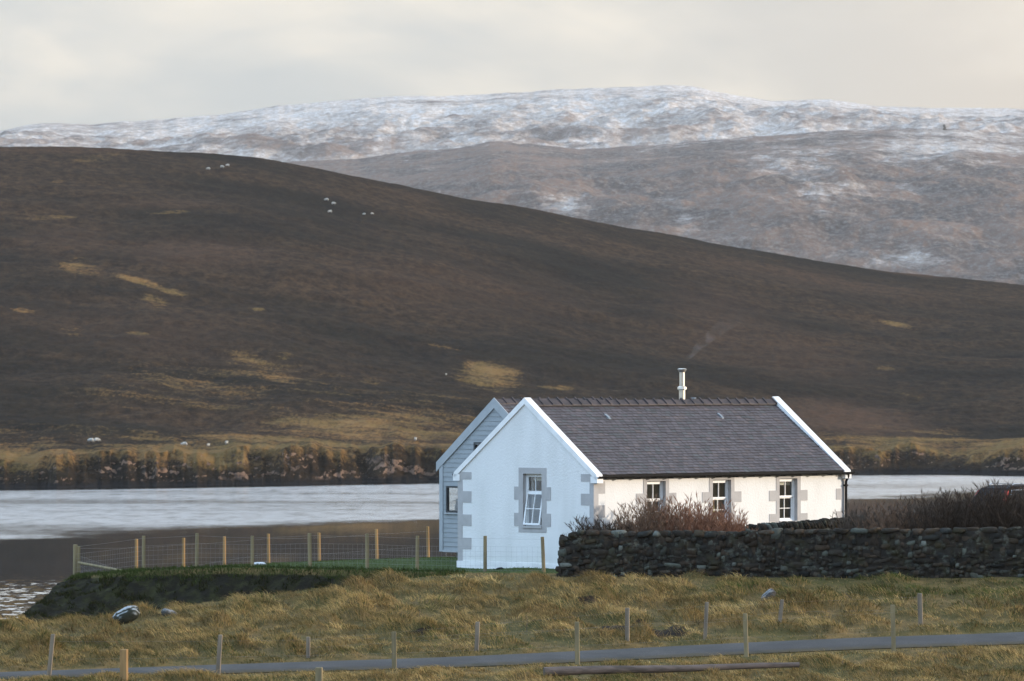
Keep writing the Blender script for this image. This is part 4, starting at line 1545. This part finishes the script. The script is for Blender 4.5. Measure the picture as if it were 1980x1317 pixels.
def stone_col(rg, pale):
    k_ = rg.random()
    if k_ < pale:
        c = rg.choice([(0.080, 0.086, 0.072), (0.060, 0.062, 0.052), (0.12, 0.126, 0.110)])
    elif k_ < 0.55:
        c = (0.030, 0.025, 0.020)
    elif k_ < 0.82:
        c = (0.044, 0.032, 0.023)
    else:
        c = (0.022, 0.022, 0.020)
    q = rg.uniform(0.6, 1.3)
    return tuple(v * q for v in c)


def dry_wall(name, A, B, base, top, thick, seed, label, cope, cat='stone wall', pale0=0.13, pale1=0.04):
    """A, B: (x, y) ends; base/top: functions of 0..1 along the wall giving world z"""
    rg = random.Random(seed)
    ax, ay = A
    bx, by = B
    L = math.hypot(bx - ax, by - ay)
    ux, uy = (bx - ax) / L, (by - ay) / L

    def M(a, c, z_):      # a along, c outwards (towards the camera), z world
        return (ax + ux * a + uy * c, ay + uy * a - ux * c, z_)
    m = MB()
    core = (0.020, 0.017, 0.014)
    n = 24
    for i in range(n):
        t0, t1 = i / n, (i + 1) / n
        a0, a1 = 0.12 + (L - 0.12) * t0, 0.12 + (L - 0.12) * t1
        z0, z1, z2, z3 = base(t0) - 0.3, base(t1) - 0.3, top(t0) - 0.10, top(t1) - 0.10
        vs = [M(a0, thick / 2 - 0.02, z0), M(a1, thick / 2 - 0.02, z1), M(a1, thick / 2 - 0.09, z3), M(a0, thick / 2 - 0.09, z2),
              M(a0, -thick / 2 + 0.05, z0), M(a1, -thick / 2 + 0.05, z1), M(a1, -thick / 2 + 0.12, z3), M(a0, -thick / 2 + 0.12, z2)]
        m.add(vs, [(0, 1, 2, 3), (5, 4, 7, 6), (3, 2, 6, 7), (4, 0, 3, 7), (1, 5, 6, 2)], core)
    for side in (1, -1):
        z_ = 0.0
        H = 1.45
        while z_ < H:
            rh = rg.uniform(0.09, 0.19)
            a = -0.02
            while a < L:
                wd = 0.11 * math.exp(abs(rg.gauss(0, 0.70))) * (1.2 if side < 0 else 1)
                wd = min(wd, 0.6)
                t = min(max((a + wd / 2) / L, 0), 1)
                b_, tp = base(t) - 0.12, top(t)
                hh = rh * rg.uniform(0.8, 1.12)
                if rg.random() < 0.16:
                    hh *= rg.uniform(1.3, 1.8)
                cz = b_ + z_ + hh / 2 + rg.uniform(-0.07, 0.07)
                if cz < tp - 0.08 and a + wd * 0.5 < L:
                    batter = (thick / 2 - 0.13) - 0.08 * (cz - b_) / H
                    stone(m, a + wd / 2, side * batter, cz, wd / 2 * rg.uniform(0.98, 1.2), 0.14 + rg.uniform(-0.03, 0.04), hh / 2 * rg.uniform(1.0, 1.22), M, rg, stone_col(rg, pale0 + (pale1 - pale0) * t))
                a += wd
            z_ += rh
    a = -0.02
    while a < L:
        t = min(max(a / L, 0), 1)
        if cope == 'flat':
            wd = rg.uniform(0.25, 0.55)
            stone(m, a + wd / 2, rg.uniform(-0.03, 0.03), top(t) - 0.085, wd / 2 * 1.0, thick / 2 - 0.02, 0.085 + rg.uniform(-0.01, 0.012), M, rg, stone_col(rg, 0.20))
        else:
            wd = rg.uniform(0.07, 0.15)
            hh = rg.uniform(0.10, 0.17)
            lean = 0.06

            def Ml(a_, c_, z2_, zc=top(t)):
                return M(a_ - (z2_ - zc) * 0.5, c_, z2_)
            stone(m, a + wd / 2, 0, top(t) - 0.03, wd / 2 * 0.92, thick / 2 - 0.03, hh, Ml, rg, stone_col(rg, 0.22), 0.45)
        a += wd
    # the built end, larger through stones
    z_ = base(0) - 0.1
    while z_ < top(0) - 0.42:
        hh = rg.uniform(0.18, 0.32)
        stone(m, 0.08 + 0.10 * (z_ - base(0)), 0, z_ + hh / 2, 0.19, thick / 2 - 0.01 - 0.03 * (z_ - base(0)), hh / 2, M, rg, tuple(v * 1.25 for v in stone_col(rg, 0.3)))
        z_ += hh
    o = m.build(name, MAT['stone'], None, smooth=True, fix=False)
    tag(o, label, cat)
    return o


WA, WB = (X(1083, 174.8), 174.8), (X(2330, 172.3), 172.3)
bz_ = lambda t: float(FIELD(np.array([WA[0] + (WB[0] - WA[0]) * t]), np.array([WA[1] + (WB[1] - WA[1]) * t - 0.3]))[0])
dry_wall('dry_stone_wall', WA, WB, bz_, lambda t: CAMZ + (-(1028 - HOR) + 11 * sstep(0.05, 0.8, t)) / F * 174.0 - 0.16 * (1 - sstep(0.0, 0.022, t)) + 0.03 * math.sin(t * 31) * math.sin(t * 13 + 1), 0.62, 3,
         'dark lichen-spotted dry stone wall along the top of the field', 'flat')
VA, VB = (X(1405, 177.3), 177.3), (X(1668, 180.2), 180.2)
dry_wall('dry_stone_wall', VA, VB, lambda t: CAMZ - 6.2, lambda t: CAMZ - (1023 - 15 * t - HOR) / F * 178.5, 0.5, 4,
         'low garden wall with slanting upright cope stones below the long white wall', 'upright')


# ------------------------------------------------------------------ bare shrubs
def shrub(px, d, top_py, spread, col, seed, label, n_stem=34, dens=1.0, group='bare shrubs in front of the house', zbase=None, depth=0.6):
    rg = random.Random(seed)
    x0 = X(px, d)
    zb = land_z(x0, d) if zbase is None else zbase
    H = CAMZ - (top_py - HOR) / F * d - zb
    m = MB()

    def seg(p, q, r0, r1):
        k_ = rg.uniform(0.7, 1.3)
        c = tuple(v * k_ for v in col)
        m.tube([p, q], [r0, r1], 3, False, c)

    def twig(p, d_, ln_, r):
        q = p
        for i in range(2):
            d_ = (d_ + Vector((rg.gauss(0, 0.16), rg.gauss(0, 0.16), 0.10))).normalized()
            q2 = q + d_ * ln_ * 0.5
            seg(q, q2, r * (1 - 0.3 * i), r * (0.7 - 0.4 * i))
            q = q2

    def turned(d_, b):
        a = rg.uniform(0, 6.28)
        side = Vector((math.cos(a), math.sin(a), rg.uniform(-0.1, 0.4)))
        return (d_ * math.cos(b) + side * math.sin(b)).normalized()

    H *= 1.02
    ns = int(n_stem * 6.4 * dens)
    for _ in range(ns):
        a = rg.uniform(0, 6.28)
        rr = math.sqrt(rg.random())
        ox, oy = math.cos(a) * rr * spread * 0.42, math.sin(a) * rr * spread * 0.42 * depth
        d_ = Vector((math.cos(a) * rr * 0.5 + rg.gauss(0, 0.1), math.sin(a) * rr * 0.5 * depth + rg.gauss(0, 0.1), 1)).normalized()
        Ls = H * (1 - 0.34 * rr ** 2.4) * rg.uniform(0.70, 1.0)
        q = Vector((x0 + ox, d + oy, zb - 0.05))
        nseg = 7
        r = 0.013
        for i in range(nseg):
            d_ = (d_ + Vector((rg.gauss(0, 0.13), rg.gauss(0, 0.13), 0.05))).normalized()
            q2 = q + d_ * Ls / nseg
            seg(q, q2, r, r * 0.86)
            r *= 0.86
            if i >= 2:
                for _k in range(2):
                    b_ = turned(d_, rg.uniform(0.3, 0.85))
                    bl = Ls * rg.uniform(0.10, 0.22) * (1.25 - 0.09 * i)
                    e = q2 + b_ * bl * 0.6
                    seg(q2, e, 0.0075, 0.006)
                    for _j in range(3):
                        twig(q2.lerp(e, rg.uniform(0.3, 1)), turned(b_, rg.uniform(0.2, 0.7)), rg.uniform(0.06, 0.17), 0.0055)
            q = q2
        twig(q, d_, 0.14, 0.006)
    o = m.build('bare_shrub', MAT['twig'], None, fix=False)
    tag(o, label, 'shrub', group)
    return o


RB, GB_, DK = (0.235, 0.120, 0.075), (0.19, 0.118, 0.078), (0.066, 0.046, 0.034)
shrub(1150, 176.4, 996, 0.8, DK, 1, 'small dark bare shrub at the end of the stone wall by the gable', 26)
shrub(1198, 176.5, 998, 0.8, DK, 2, 'low dark shrub between the gable corner and the reddish bushes', 26)
shrub(1258, 176.6, 960, 1.2, GB_, 3, 'brown twiggy bush under the first window of the long wall', 44)
shrub(1325, 176.7, 958, 1.2, RB, 4, 'tall reddish-brown twiggy bush below the wall between the first two windows', 46)
shrub(1386, 176.8, 972, 1.0, RB, 5, 'reddish twiggy bush under the window with the cream curtain', 38)
HG = 'bare shrubs of the hedge by the car'
shrub(1672, 178.0, 972, 1.0, (0.10, 0.075, 0.058), 6, 'thin pale brown shrub beside the black downpipe', 26, 1.0, HG)
shrub(1730, 177.6, 966, 1.2, GB_, 7, 'brown shrub between the pale thin one and the tallest hedge twigs', 32, 1.0, HG)
shrub(1800, 177.2, 946, 1.3, DK, 8, 'dark shrub with branching tips against the bright water', 34, 1.0, HG)
shrub(1868, 177.4, 944, 1.3, DK, 9, 'dark dense shrub in front of the back of the parked car', 38, 1.5, HG)
shrub(1935, 177.2, 930, 1.4, DK, 10, 'tallest dark shrub in front of the red car lamp', 40, 1.5, HG)
shrub(2010, 177.0, 932, 1.4, DK, 11, 'dark shrub at the far right end of the hedge', 36, 1.0, HG)


# ------------------------------------------------------------------ parked car behind the hedge
def car():
    th = math.radians(33)
    d = 186.5
    x0 = X(1935, d)
    root = empty('parked_car', (x0, d, 0), th)
    gzv = CAMZ - (936 - HOR) / F * d - 1.72
    root.location.z = gzv - 0.08
    tag(root, 'dark estate car parked behind the bare hedge', 'car')
    paint = simple('dark_car_paint', (0.006, 0.006, 0.008), (0.008, 0.008, 0.01), 2, 0.6, spec=0.1)
    trim = simple('chrome_trim', (0.7, 0.72, 0.75), None, 5, 0.2, metal=1.0)
    dglass = simple('dark_car_glass', (0.008, 0.009, 0.010), (0.010, 0.011, 0.012), 3, 0.1, spec=0.3)
    red = simple('red_lamp_lens', (0.35, 0.012, 0.012), (0.28, 0.01, 0.01), 10, 0.25, spec=0.6)
    rub = simple('tyre_rubber', (0.018, 0.018, 0.018), (0.03, 0.03, 0.03), 8, 0.85)
    # local: +x forward, y=0 right side (towards the camera), y=1.82 left side, rear at x=0
    prof = [(0.02, 0.38, 0.0), (0.0, 0.75, 0.0), (0.05, 1.02, 0.02), (0.16, 1.30, 0.10), (0.42, 1.62, 0.20), (0.75, 1.70, 0.22), (1.6, 1.72, 0.22), (2.3, 1.66, 0.22), (3.15, 1.12, 0.08),
            (4.2, 1.0, 0.06), (4.5, 0.82, 0.08), (4.55, 0.5, 0.06), (4.5, 0.32, 0.04), (0.1, 0.30, 0.02)]
    b = MB()
    n = len(prof)
    Y0, Y1 = 0.0, 1.82
    rows = []
    for y, f in ((Y0, 1.0), (Y0 + 0.06, 0.0), (Y1 - 0.06, 0.0), (Y1, 1.0)):
        rows.append([(x, (y + ins if y < 0.9 else y - ins), z_) if f else (x, (y + ins if y < 0.9 else y - ins), z_ + (0.03 if z_ > 1.2 else 0)) for x, z_, ins in prof])
    vs = [p for r__ in rows for p in r__]
    fs = [tuple(range(n))[::-1], tuple(3 * n + i for i in range(n))]
    for r_i in range(3):
        for i in range(n):
            j = (i + 1) % n
            fs.append((r_i * n + i, r_i * n + j, (r_i + 1) * n + j, (r_i + 1) * n + i))
    b.add(vs, fs)
    b.build('body', paint, root)
    for x_c in (0.85, 3.6):
        for y_c in (0.09, 1.73):
            t = MB()
            sgn = -1 if y_c < 0.9 else 1
            t.tube([(x_c, y_c + sgn * 0.115, 0.33), (x_c, y_c - sgn * 0.1, 0.33)], 0.33, 24)
            wh = t.build('wheel', rub, root)
            t = MB()
            t.tube([(x_c, y_c + sgn * 0.125, 0.33), (x_c, y_c + sgn * 0.116, 0.33)], 0.20, 20)
            t.build('rim', trim, wh)
    # side windows with bright surround
    for sy, nm in ((-1, 0), (1, 1)):
        yy = lambda z_: (0.02 + 0.2 * max(0, (z_ - 1.02)) / 0.68) if sy < 0 else 1.82 - (0.02 + 0.2 * max(0, (z_ - 1.02)) / 0.68)
        for poly in ([(0.42, 1.08), (1.28, 1.08), (1.28, 1.56), (0.62, 1.55)], [(1.36, 1.08), (2.2, 1.08), (2.2, 1.56), (1.36, 1.56)], [(2.28, 1.08), (2.95, 1.10), (2.42, 1.50), (2.28, 1.54)]):
            g = MB()
            g.add([(x, yy(z_) + sy * 0.012, z_) for x, z_ in poly], [(0, 1, 2, 3)])
            g.build('side_window', dglass, root)
        tm = MB()
        path = [(0.38, 1.06), (0.58, 1.585), (1.3, 1.60), (2.25, 1.585), (2.46, 1.53), (3.02, 1.08), (0.38, 1.06)]
        tm.tube([(x, yy(z_) + sy * 0.014, z_) for x, z_ in path], 0.014, 6)
        tm.build('window_trim', trim, root)
        # tall tail lamp on the pillar
        tl = MB()
        tl.prism([(0.03, 0.98), (0.20, 0.98), (0.50, 1.58), (0.36, 1.58)], 0, 0.05, lambda p, q, a_: (p - 0.02, (yy(q) - 0.015 + a_) if sy < 0 else (yy(q) + 0.015 - a_), q))
        tl.build('tail_lamp', red, root)
    rw = MB()
    rw.add([(0.125, 0.28, 1.10), (0.125, 1.54, 1.10), (0.385, 1.46, 1.56), (0.385, 0.36, 1.56)], [(0, 1, 2, 3)])
    rw.build('rear_window', dglass, root)
    rr = MB()
    for y_ in (0.30, 1.52):
        rr.tube([(0.7, y_, 1.74), (0.8, y_, 1.79), (2.1, y_, 1.77), (2.25, y_, 1.70)], 0.016, 6)
    rr.build('roof_rail', trim, root)


car()


# ------------------------------------------------------------------ fences
def post_mesh(x, y, top, r, lean, sides, pointed=False, sink=0.35):
    zb = float(gz(x, y)) - sink
    m = MB()
    tx_ = x + lean * (top - zb)
    if sides == 4:
        w_ = r
        a = random.uniform(0.55, 0.75)
        vs = []
        for zz, cx in ((zb, x), (top - 0.01, tx_), (top + 0.01, tx_)):
            s_ = w_ if zz < top else w_ * 0.85
            for k_ in range(4):
                an = a + k_ * math.pi / 2
                vs.append((cx + math.cos(an) * s_ * 1.2, y + math.sin(an) * s_ * 1.2, zz))
        fs = [(0, 1, 2, 3)[::-1], (8, 9, 10, 11)]
        for j in range(2):
            for k_ in range(4):
                k2 = (k_ + 1) % 4
                fs.append((j * 4 + k_, j * 4 + k2, j * 4 + 4 + k2, j * 4 + 4 + k_))
        m.add(vs, fs)
    else:
        m.tube([(x, y, zb), (x + (tx_ - x) * 0.6, y, zb + (top - zb) * 0.6), (tx_, y, top - 0.012), (tx_, y, top)], [r * 1.03, r, r * 0.97, r * 0.85], 12)
    return m


def fence(label, posts, mats, wires, net, group=None):
    """posts: (px, d, top_py, radius_px, lean, sides, mat)"""
    d0 = fd(posts[0][1])
    x0 = X(posts[0][0], d0)
    root = empty('wire_fence', (x0, d0, float(gz(x0, d0))))
    tag(root, label, 'fence', group)
    inv = Matrix.Translation(-root.location)
    tops = []
    for px, d, tpy, rp, lean, sides, mt in posts:
        d = fd(d)
        x = X(px, d)
        top = CAMZ - (tpy - HOR) / F * d
        tx_ = x
        m = post_mesh(x - lean * 0.9, d, top, rp / F * d, lean, sides)
        m.v = [tuple(inv @ Vector(v)) for v in m.v]
        m.build('post', MAT[mt], root)
        tops.append((Vector((x, d, top)), float(gz(x, d))))
    wm = MB()
    for i in range(len(tops) - 1):
        (a, ga), (b, gb) = tops[i], tops[i + 1]
        if (a - b).length < 0.7:
            continue
        off = Vector((0, -0.06, 0))
        for h in wires:
            p = Vector((a.x, a.y, ga + (a.z - ga) * h)) + off
            q = Vector((b.x, b.y, gb + (b.z - gb) * h)) + off
            mid = (p + q) / 2 - Vector((0, 0, 0.008))
            wm.tube([inv @ p, inv @ mid, inv @ q], 0.0022 if net else 0.0012, 3, False)
        if net:
            L = (b - a).length
            k_ = int(L / 0.16)
            for j in range(1, k_):
                t = j / k_
                p = a.lerp(b, t)
                g = ga + (gb - ga) * t
                hh = p.z - g
                wm.tube([inv @ (Vector((p.x, p.y, g + 0.02)) + off), inv @ (Vector((p.x, p.y, g + hh * max(wires[:-1]))) + off)], 0.0016, 3, False)
    wm.build('wire_netting' if net else 'wire', MAT['wire'], root, fix=False)
    return root, inv


NETW = [0.04, 0.17, 0.30, 0.43, 0.57, 0.71, 0.93]
near_posts = [(146, 184.6, 1053, 4.6, 0.0, 12, 'post'), (278, 180.6, 1036, 3.4, 0.0, 12, 'post'), (381, 179.8, 1031, 3.4, 0.01, 12, 'post'), (488, 179.0, 1036, 3.4, 0.0, 12, 'post'),
              (599, 178.2, 1031, 3.9, -0.01, 12, 'post'), (710, 177.5, 1032, 3.6, 0.0, 12, 'post'), (807, 177.0, 1036, 3.4, 0.01, 12, 'post'), (938, 176.2, 1036, 3.5, 0.0, 12, 'post'),
              (1050, 175.7, 1038, 3.5, -0.04, 12, 'post')]
nf, inv = fence('post and netting fence along the top of the earth bank, ending at the white gable', near_posts, None, NETW, True)
br = MB()
pa, pb = P(152, 1088, 184.4), P(242, 1105, 181.6)
br.tube([inv @ pa, inv @ pb], 0.045, 8)
br.build('brace', MAT['post'], nf)
far_posts = [(152, 185.6, 1056, 3.6, 0, 12, 'post'), (264, 198, 1042, 3.2, 0, 12, 'post_new'), (355, 201.5, 1040, 3.2, 0, 12, 'post_new'), (434, 204.5, 1037, 3.0, 0, 12, 'post_new'), (520, 208, 1032, 3.0, -0.01, 12, 'post_new'),
             (618, 212, 1030, 3.0, -0.01, 12, 'post_new'), (730, 216, 1023, 3.0, -0.02, 12, 'post_new'), (829, 219.5, 1018, 3.0, -0.02, 12, 'post_new')]
fence('orange-brown post and netting fence on the water side of the lawn', far_posts, None, NETW, True)
rowA = [(596, 139.5, 1232, 4.2, 0.0, 4, 'post_old'), (923, 142, 1203, 4.6, 0.04, 4, 'post_old'), (1213, 144.5, 1176, 4.6, 0.0, 4, 'post_old'), (1365, 146, 1165, 4.3, 0.05, 4, 'post_old'),
        (1511, 149.5, 1160, 4.3, 0.10, 4, 'post_old'), (1779, 152, 1148, 5.0, -0.03, 4, 'post_old')]
fence('row of leaning weathered posts on the field side of the road', rowA, None, [0.5, 0.9], False)
rowB = [(98, 129, 1227, 4.4, 0.10, 4, 'post_old'), (424, 131.5, 1228, 4.6, 0.06, 4, 'post_old'), (762, 133.5, 1222, 5.0, -0.01, 4, 'post'), (1116, 135.6, 1203, 5.0, -0.01, 4, 'post'),
        (1442, 138.2, 1187, 4.6, -0.03, 4, 'post'), (1727, 140.4, 1170, 5.0, -0.02, 4, 'post')]
fence('row of timber posts on the near verge of the road', rowB, None, [0.45, 0.85], False)
for px, d, tpy, lab in ((240, 123.6, 1256, 'thick square strainer post with a sunlit orange side, beside the road'), (617, 123.8, 1291, 'thick square post top showing at the bottom edge between two thinner posts')):
    d = fd(d)
    x = X(px, d)
    m = post_mesh(x, d, CAMZ - (tpy - HOR) / F * d, 0.105 if px < 300 else 0.10, 0.0, 4, sink=0.5)
    o = m.build('strainer_post', MAT['post_new' if px < 300 else 'post'], None)
    tag(o, lab, 'post')

# a pole lying by the road on short stakes
a, b = P(1052, 1299, fd(126.5)), P(1545, 1286, fd(129.5))
m = MB()
n = 14
pts, rad = [], []
for i in range(n + 1):
    t = i / n
    p = a.lerp(b, t)
    p.z += 0.012 * math.sin(t * 9)
    pts.append(p)
    rad.append((0.125 - 0.055 * t) * (1 + 0.05 * math.sin(i * 2.3)))
m.tube(pts, rad, 14)
tag(m.build('fallen_pole', MAT['log'], None, smooth=False), 'long dark weathered pole lying in the near grass beside the road', 'pole')
for px, py, d, h, lab in ((1064, 1304, 126.2, 0.35, 'short pale stake under the thick end of the lying pole'), (1629, 1278, 131.0, 0.30, 'short grey stake beyond the thin end of the lying pole')):
    d = fd(d)
    x = X(px, d)
    m = post_mesh(x, d, CAMZ - (py - HOR) / F * d, 0.035 if px < 1200 else 0.03, 0.02, 4, sink=0.4)
    tag(m.build('stake', MAT['post_new' if px < 1200 else 'post_old']), lab, 'stake')


# ------------------------------------------------------------------ rocks
def boulder(px, py, d, sx, sy, sz, tilt, cols, seed, label, up=0.0):
    rg = random.Random(seed)
    bm = bmesh.new()
    bmesh.ops.create_icosphere(bm, subdivisions=4, radius=1)
    d = fd(d)
    x0 = X(px, d)
    vs = np.array([v.co[:] for v in bm.verts])
    n1 = fbm(vs[:, 0] * 1.1 + seed, vs[:, 1] * 1.1 + vs[:, 2] * 0.7, 4, seed)
    n2 = fbm(vs[:, 0] * 3 + vs[:, 2], vs[:, 1] * 3 + vs[:, 2] * 2, 3, seed + 5)
    k_ = 1 + 0.28 * n1 + 0.08 * n2
    vv = vs * k_[:, None]
    vv = np.sign(vv) * np.abs(vv) ** 0.85
    vv = vv * np.array([sx, sy, sz])
    c, s_ = math.cos(tilt), math.sin(tilt)
    vv = np.stack([vv[:, 0] * c - vv[:, 2] * s_, vv[:, 1], vv[:, 0] * s_ + vv[:, 2] * c], -1)
    lichen = sstep(0.0, 0.25, n2 + 0.55 * vs[:, 2] - 0.25 + 0.3 * n1)
    col = np.array(cols[0])[None] * (1 - lichen)[:, None] + np.array(cols[1])[None] * lichen[:, None]
    faces = np.array([[v.index for v in f.verts] for f in bm.faces])
    bm.free()
    o = np_mesh('boulder', vv, [faces], MAT['rock'], attrs={'tint': col}, smooth=True)
    zc = float(land(np.array([x0]), np.array([d]))[0][0]) + sz * 0.45 + up
    o.location = (x0, d, zc)
    tag(o, label, 'rock')


boulder(243, 1203, 165.5, 0.44, 0.36, 0.24, 0.42, [(0.022, 0.024, 0.016), (0.36, 0.38, 0.39)], 3, 'dark boulder crusted with white lichen at the foot of the bank', 0.12)
boulder(327, 1186, 168.0, 0.24, 0.22, 0.13, -0.3, [(0.06, 0.06, 0.055), (0.20, 0.20, 0.20)], 8, 'small grey rock half sunk in the grass beside the lichened boulder', 0.02)
boulder(1485, 1144, 162.5, 0.26, 0.24, 0.15, 0.75, [(0.05, 0.05, 0.05), (0.25, 0.26, 0.27)], 12, 'pale rock leaning on a grass hump below the stone wall', 0.08)
boulder(500, 1093, 183.5, 0.24, 0.20, 0.06, 0.0, [(0.50, 0.52, 0.54), (0.62, 0.64, 0.66)], 15, 'flat white stone lying on the lawn by the fence')
boulder(966, 1096, 178.6, 0.13, 0.08, 0.06, 0.1, [(0.012, 0.012, 0.012), (0.03, 0.03, 0.028)], 18, 'small dark stone at the foot of the white gable', -0.02)

# bare plant stalks standing in the field
for i, (px, py0, py1, d, lean, lab) in enumerate([(1018, 1185, 1250, 150, 0.02, 'tall thin dead stalk by the field post nearest the house corner'), (850, 1000 + 190, 1215, 154, 0.0, 'pale dead stalk standing alone in the field centre'),
                                                  (811, 1190, 1212, 154, 0.0, 'short dark dead stalk next to the pale one in the field'), (1655, 1155, 1168, 160, -0.9, 'broken dark stick leaning in the green grass'),
                                                  (1860, 1150, 1180, 155, 0.1, 'forked dead stalk at the right of the field')]):
    m = MB()
    d = fd(d)
    x = X(px, d)
    zt = CAMZ - (py0 - HOR) / F * d
    zb = float(gz(x, d)) - 0.05
    zt = max(zt, zb + 0.45)
    m.tube([(x, d, zb), (x + lean * 0.4 * (zt - zb) + 0.01, d, (zb + zt) / 2), (x + lean * (zt - zb), d, zt)], [0.008, 0.006, 0.003], 5)
    for q in range(3):
        t = 0.45 + 0.17 * q
        bx_, bzv = x + lean * t * (zt - zb), zb + (zt - zb) * t
        m.tube([(bx_, d, bzv), (bx_ + random.choice((-1, 1)) * 0.07, d + 0.02, bzv + 0.11)], [0.004, 0.002], 4, False)
    o = m.build('dead_stalk', MAT['log'])
    tag(o, lab, 'plant stalk')


# ------------------------------------------------------------------ sheep on the hill
def make_sheep():
    bm = bmesh.new()
    pts = {'hip': (0.42, 0, 0.62), 'mid': (0, 0, 0.60), 'sho': (-0.40, 0, 0.62), 'neck': (-0.60, 0, 0.58), 'head': (-0.74, 0, 0.36), 'muz': (-0.82, 0, 0.20), 'tail': (0.60, 0, 0.52)}
    rad = {'hip': 0.27, 'mid': 0.31, 'sho': 0.26, 'neck': 0.14, 'head': 0.085, 'muz': 0.055, 'tail': 0.05}
    edges = [('hip', 'mid'), ('mid', 'sho'), ('sho', 'neck'), ('neck', 'head'), ('head', 'muz'), ('hip', 'tail')]
    for nm, jx, sx in (('f', 'sho', -0.38), ('r', 'hip', 0.40)):
        for sy in (-1, 1):
            k_ = f'{nm}{sy}'
            bend = 0.05 if nm == 'r' else -0.02
            pts[k_ + 'a'] = (sx, sy * 0.13, 0.42)
            pts[k_ + 'b'] = (sx + bend, sy * 0.13, 0.22)
            pts[k_ + 'c'] = (sx, sy * 0.13, 0.0)
            rad[k_ + 'a'], rad[k_ + 'b'], rad[k_ + 'c'] = 0.09, 0.042, 0.04
            edges += [(jx, k_ + 'a'), (k_ + 'a', k_ + 'b'), (k_ + 'b', k_ + 'c')]
    names = list(pts)
    me = bpy.data.meshes.new('sheep')
    me.from_pydata([pts[n_] for n_ in names], [(names.index(a_), names.index(b_)) for a_, b_ in edges], [])
    o = bpy.data.objects.new('sheep', me)
    COL.objects.link(o)
    md = o.modifiers.new('s', 'SKIN')
    for i, n_ in enumerate(names):
        me.skin_vertices[0].data[i].radius = (rad[n_], rad[n_])
        me.skin_vertices[0].data[i].use_root = n_ == 'mid'
    o.modifiers.new('u', 'SUBSURF').levels = 1
    dg = bpy.context.evaluated_depsgraph_get()
    me2 = bpy.data.meshes.new_from_object(o.evaluated_get(dg))
    bpy.data.objects.remove(o)
    bm.from_mesh(me2)
    for v in bm.verts:
        if 0.40 < v.co.z:
            v.co += v.normal * random.uniform(0.0, 0.035)
    bm.to_mesh(me2)
    bm.free()
    co = np.array([v.co[:] for v in me2.vertices])
    dark = ((co[:, 0] < -0.68) | (co[:, 2] < 0.30))
    col = np.where(dark[:, None], np.array([[0.22, 0.20, 0.17]]), np.array([[0.42, 0.40, 0.36]]))
    at = me2.attributes.new('tint', 'FLOAT_COLOR', 'POINT')
    at.data.foreach_set('color', np.concatenate([col, np.ones((len(col), 1))], 1).astype(np.float32).ravel())
    me2.materials.clear()
    me2.materials.append(MAT['fleece'])
    me2.polygons.foreach_set('use_smooth', np.ones(len(me2.polygons), bool))
    me2.name = 'sheep'
    ears = MB()
    for sy in (-1, 1):
        ears.add([(-0.70, sy * 0.07, 0.42), (-0.66, sy * 0.19, 0.42), (-0.72, sy * 0.16, 0.38)], [(0, 1, 2)])
    return me2


SHEEP = make_sheep()
for px, py, rz, k_, lab in [
        (402, 326, 0.3, 1.0, 'white sheep grazing alone just below the crest, left of a close pair'),
        (430, 322, 2.9, 1.0, 'left sheep of the close pair near the crest of the dark hill'),
        (441, 319, 0.4, 0.95, 'right and higher sheep of the close pair near the hill crest'),
        (632, 386, 0.2, 1.05, 'highest sheep of the three clustered on the upper hillside'),
        (645, 393, 3.0, 1.0, 'right-hand sheep of the three clustered on the upper hillside'),
        (638, 409, 0.5, 1.05, 'lowest sheep of the three clustered on the upper hillside'),
        (704, 413, 0.1, 0.75, 'small sheep lying low right of the three, nearer to them'),
        (719, 412, 3.3, 0.75, 'small sheep right of the cluster of three, farther from them'),
        (177, 853, 5.9, 1.05, 'front sheep of the pair just above the shore grass on the left'),
        (188, 852, 3.4, 1.0, 'rear sheep of the pair just above the shore grass on the left'),
        (357, 860, 0.2, 1.0, 'sheep at the edge of heather and shore grass, left of two in the grass'),
        (403, 868, 1.2, 0.8, 'smaller pale sheep in the golden grass above the cliff'),
        (437, 871, 1.4, 0.9, 'sheep in the golden grass directly above the pink rock face'),
        (803, 851, 1.5, 0.85, 'sheep standing above the cliff left of the grey wing'),
        (862, 723, 1.5, 0.6, 'tiny sheep beside the large golden patch on the hill')]:
    o = bpy.data.objects.new('sheep', SHEEP)
    COL.objects.link(o)
    p = on_hill(px, py + 3)
    o.location = p - Vector((0, 0, 0.05))
    o.rotation_euler = (0, 0, rz)
    o.scale = (k_ * 0.85,) * 3
    tag(o, lab, 'sheep', 'sheep grazing on the far hill')

# cairn on the shoulder of the middle mountain
m = MB()
rg = random.Random(5)
p = P(1826, 251, 6580)
for j in range(7):
    for i in range(5 - j // 2):
        a = rg.uniform(0, 6.28)
        q = (2.0 - 0.28 * j) * rg.uniform(0.2, 1)
        stone(m, p.x + math.cos(a) * q, p.y + math.sin(a) * q, p.z - 2.0 + j * 1.2, 1.2, 1.2, 0.85, lambda x_, y_, z_: (x_, y_, z_), rg, (0.06, 0.055, 0.05))
tag(m.build('cairn', MAT['stone'], None, fix=False), 'small dark stone cairn on the shoulder of the brown mountain', 'cairn')

# ------------------------------------------------------------------ air
hb_ = MB()
hb_.box(-5200, 5200, -80, 11300, -3.0, 700)
hm, t = newmat('haze_air')
v = t.n('ShaderNodeVolumePrincipled', Color=(0.86, 0.83, 0.81), Density=2.5e-5, Anisotropy=0.0)
t.n('ShaderNodeOutputMaterial', Volume=v)
hz = hb_.build('haze', hm)
tag(hz, 'thin pale haze over the voe and hills', kind='stuff')
hz.display_type = 'WIRE'
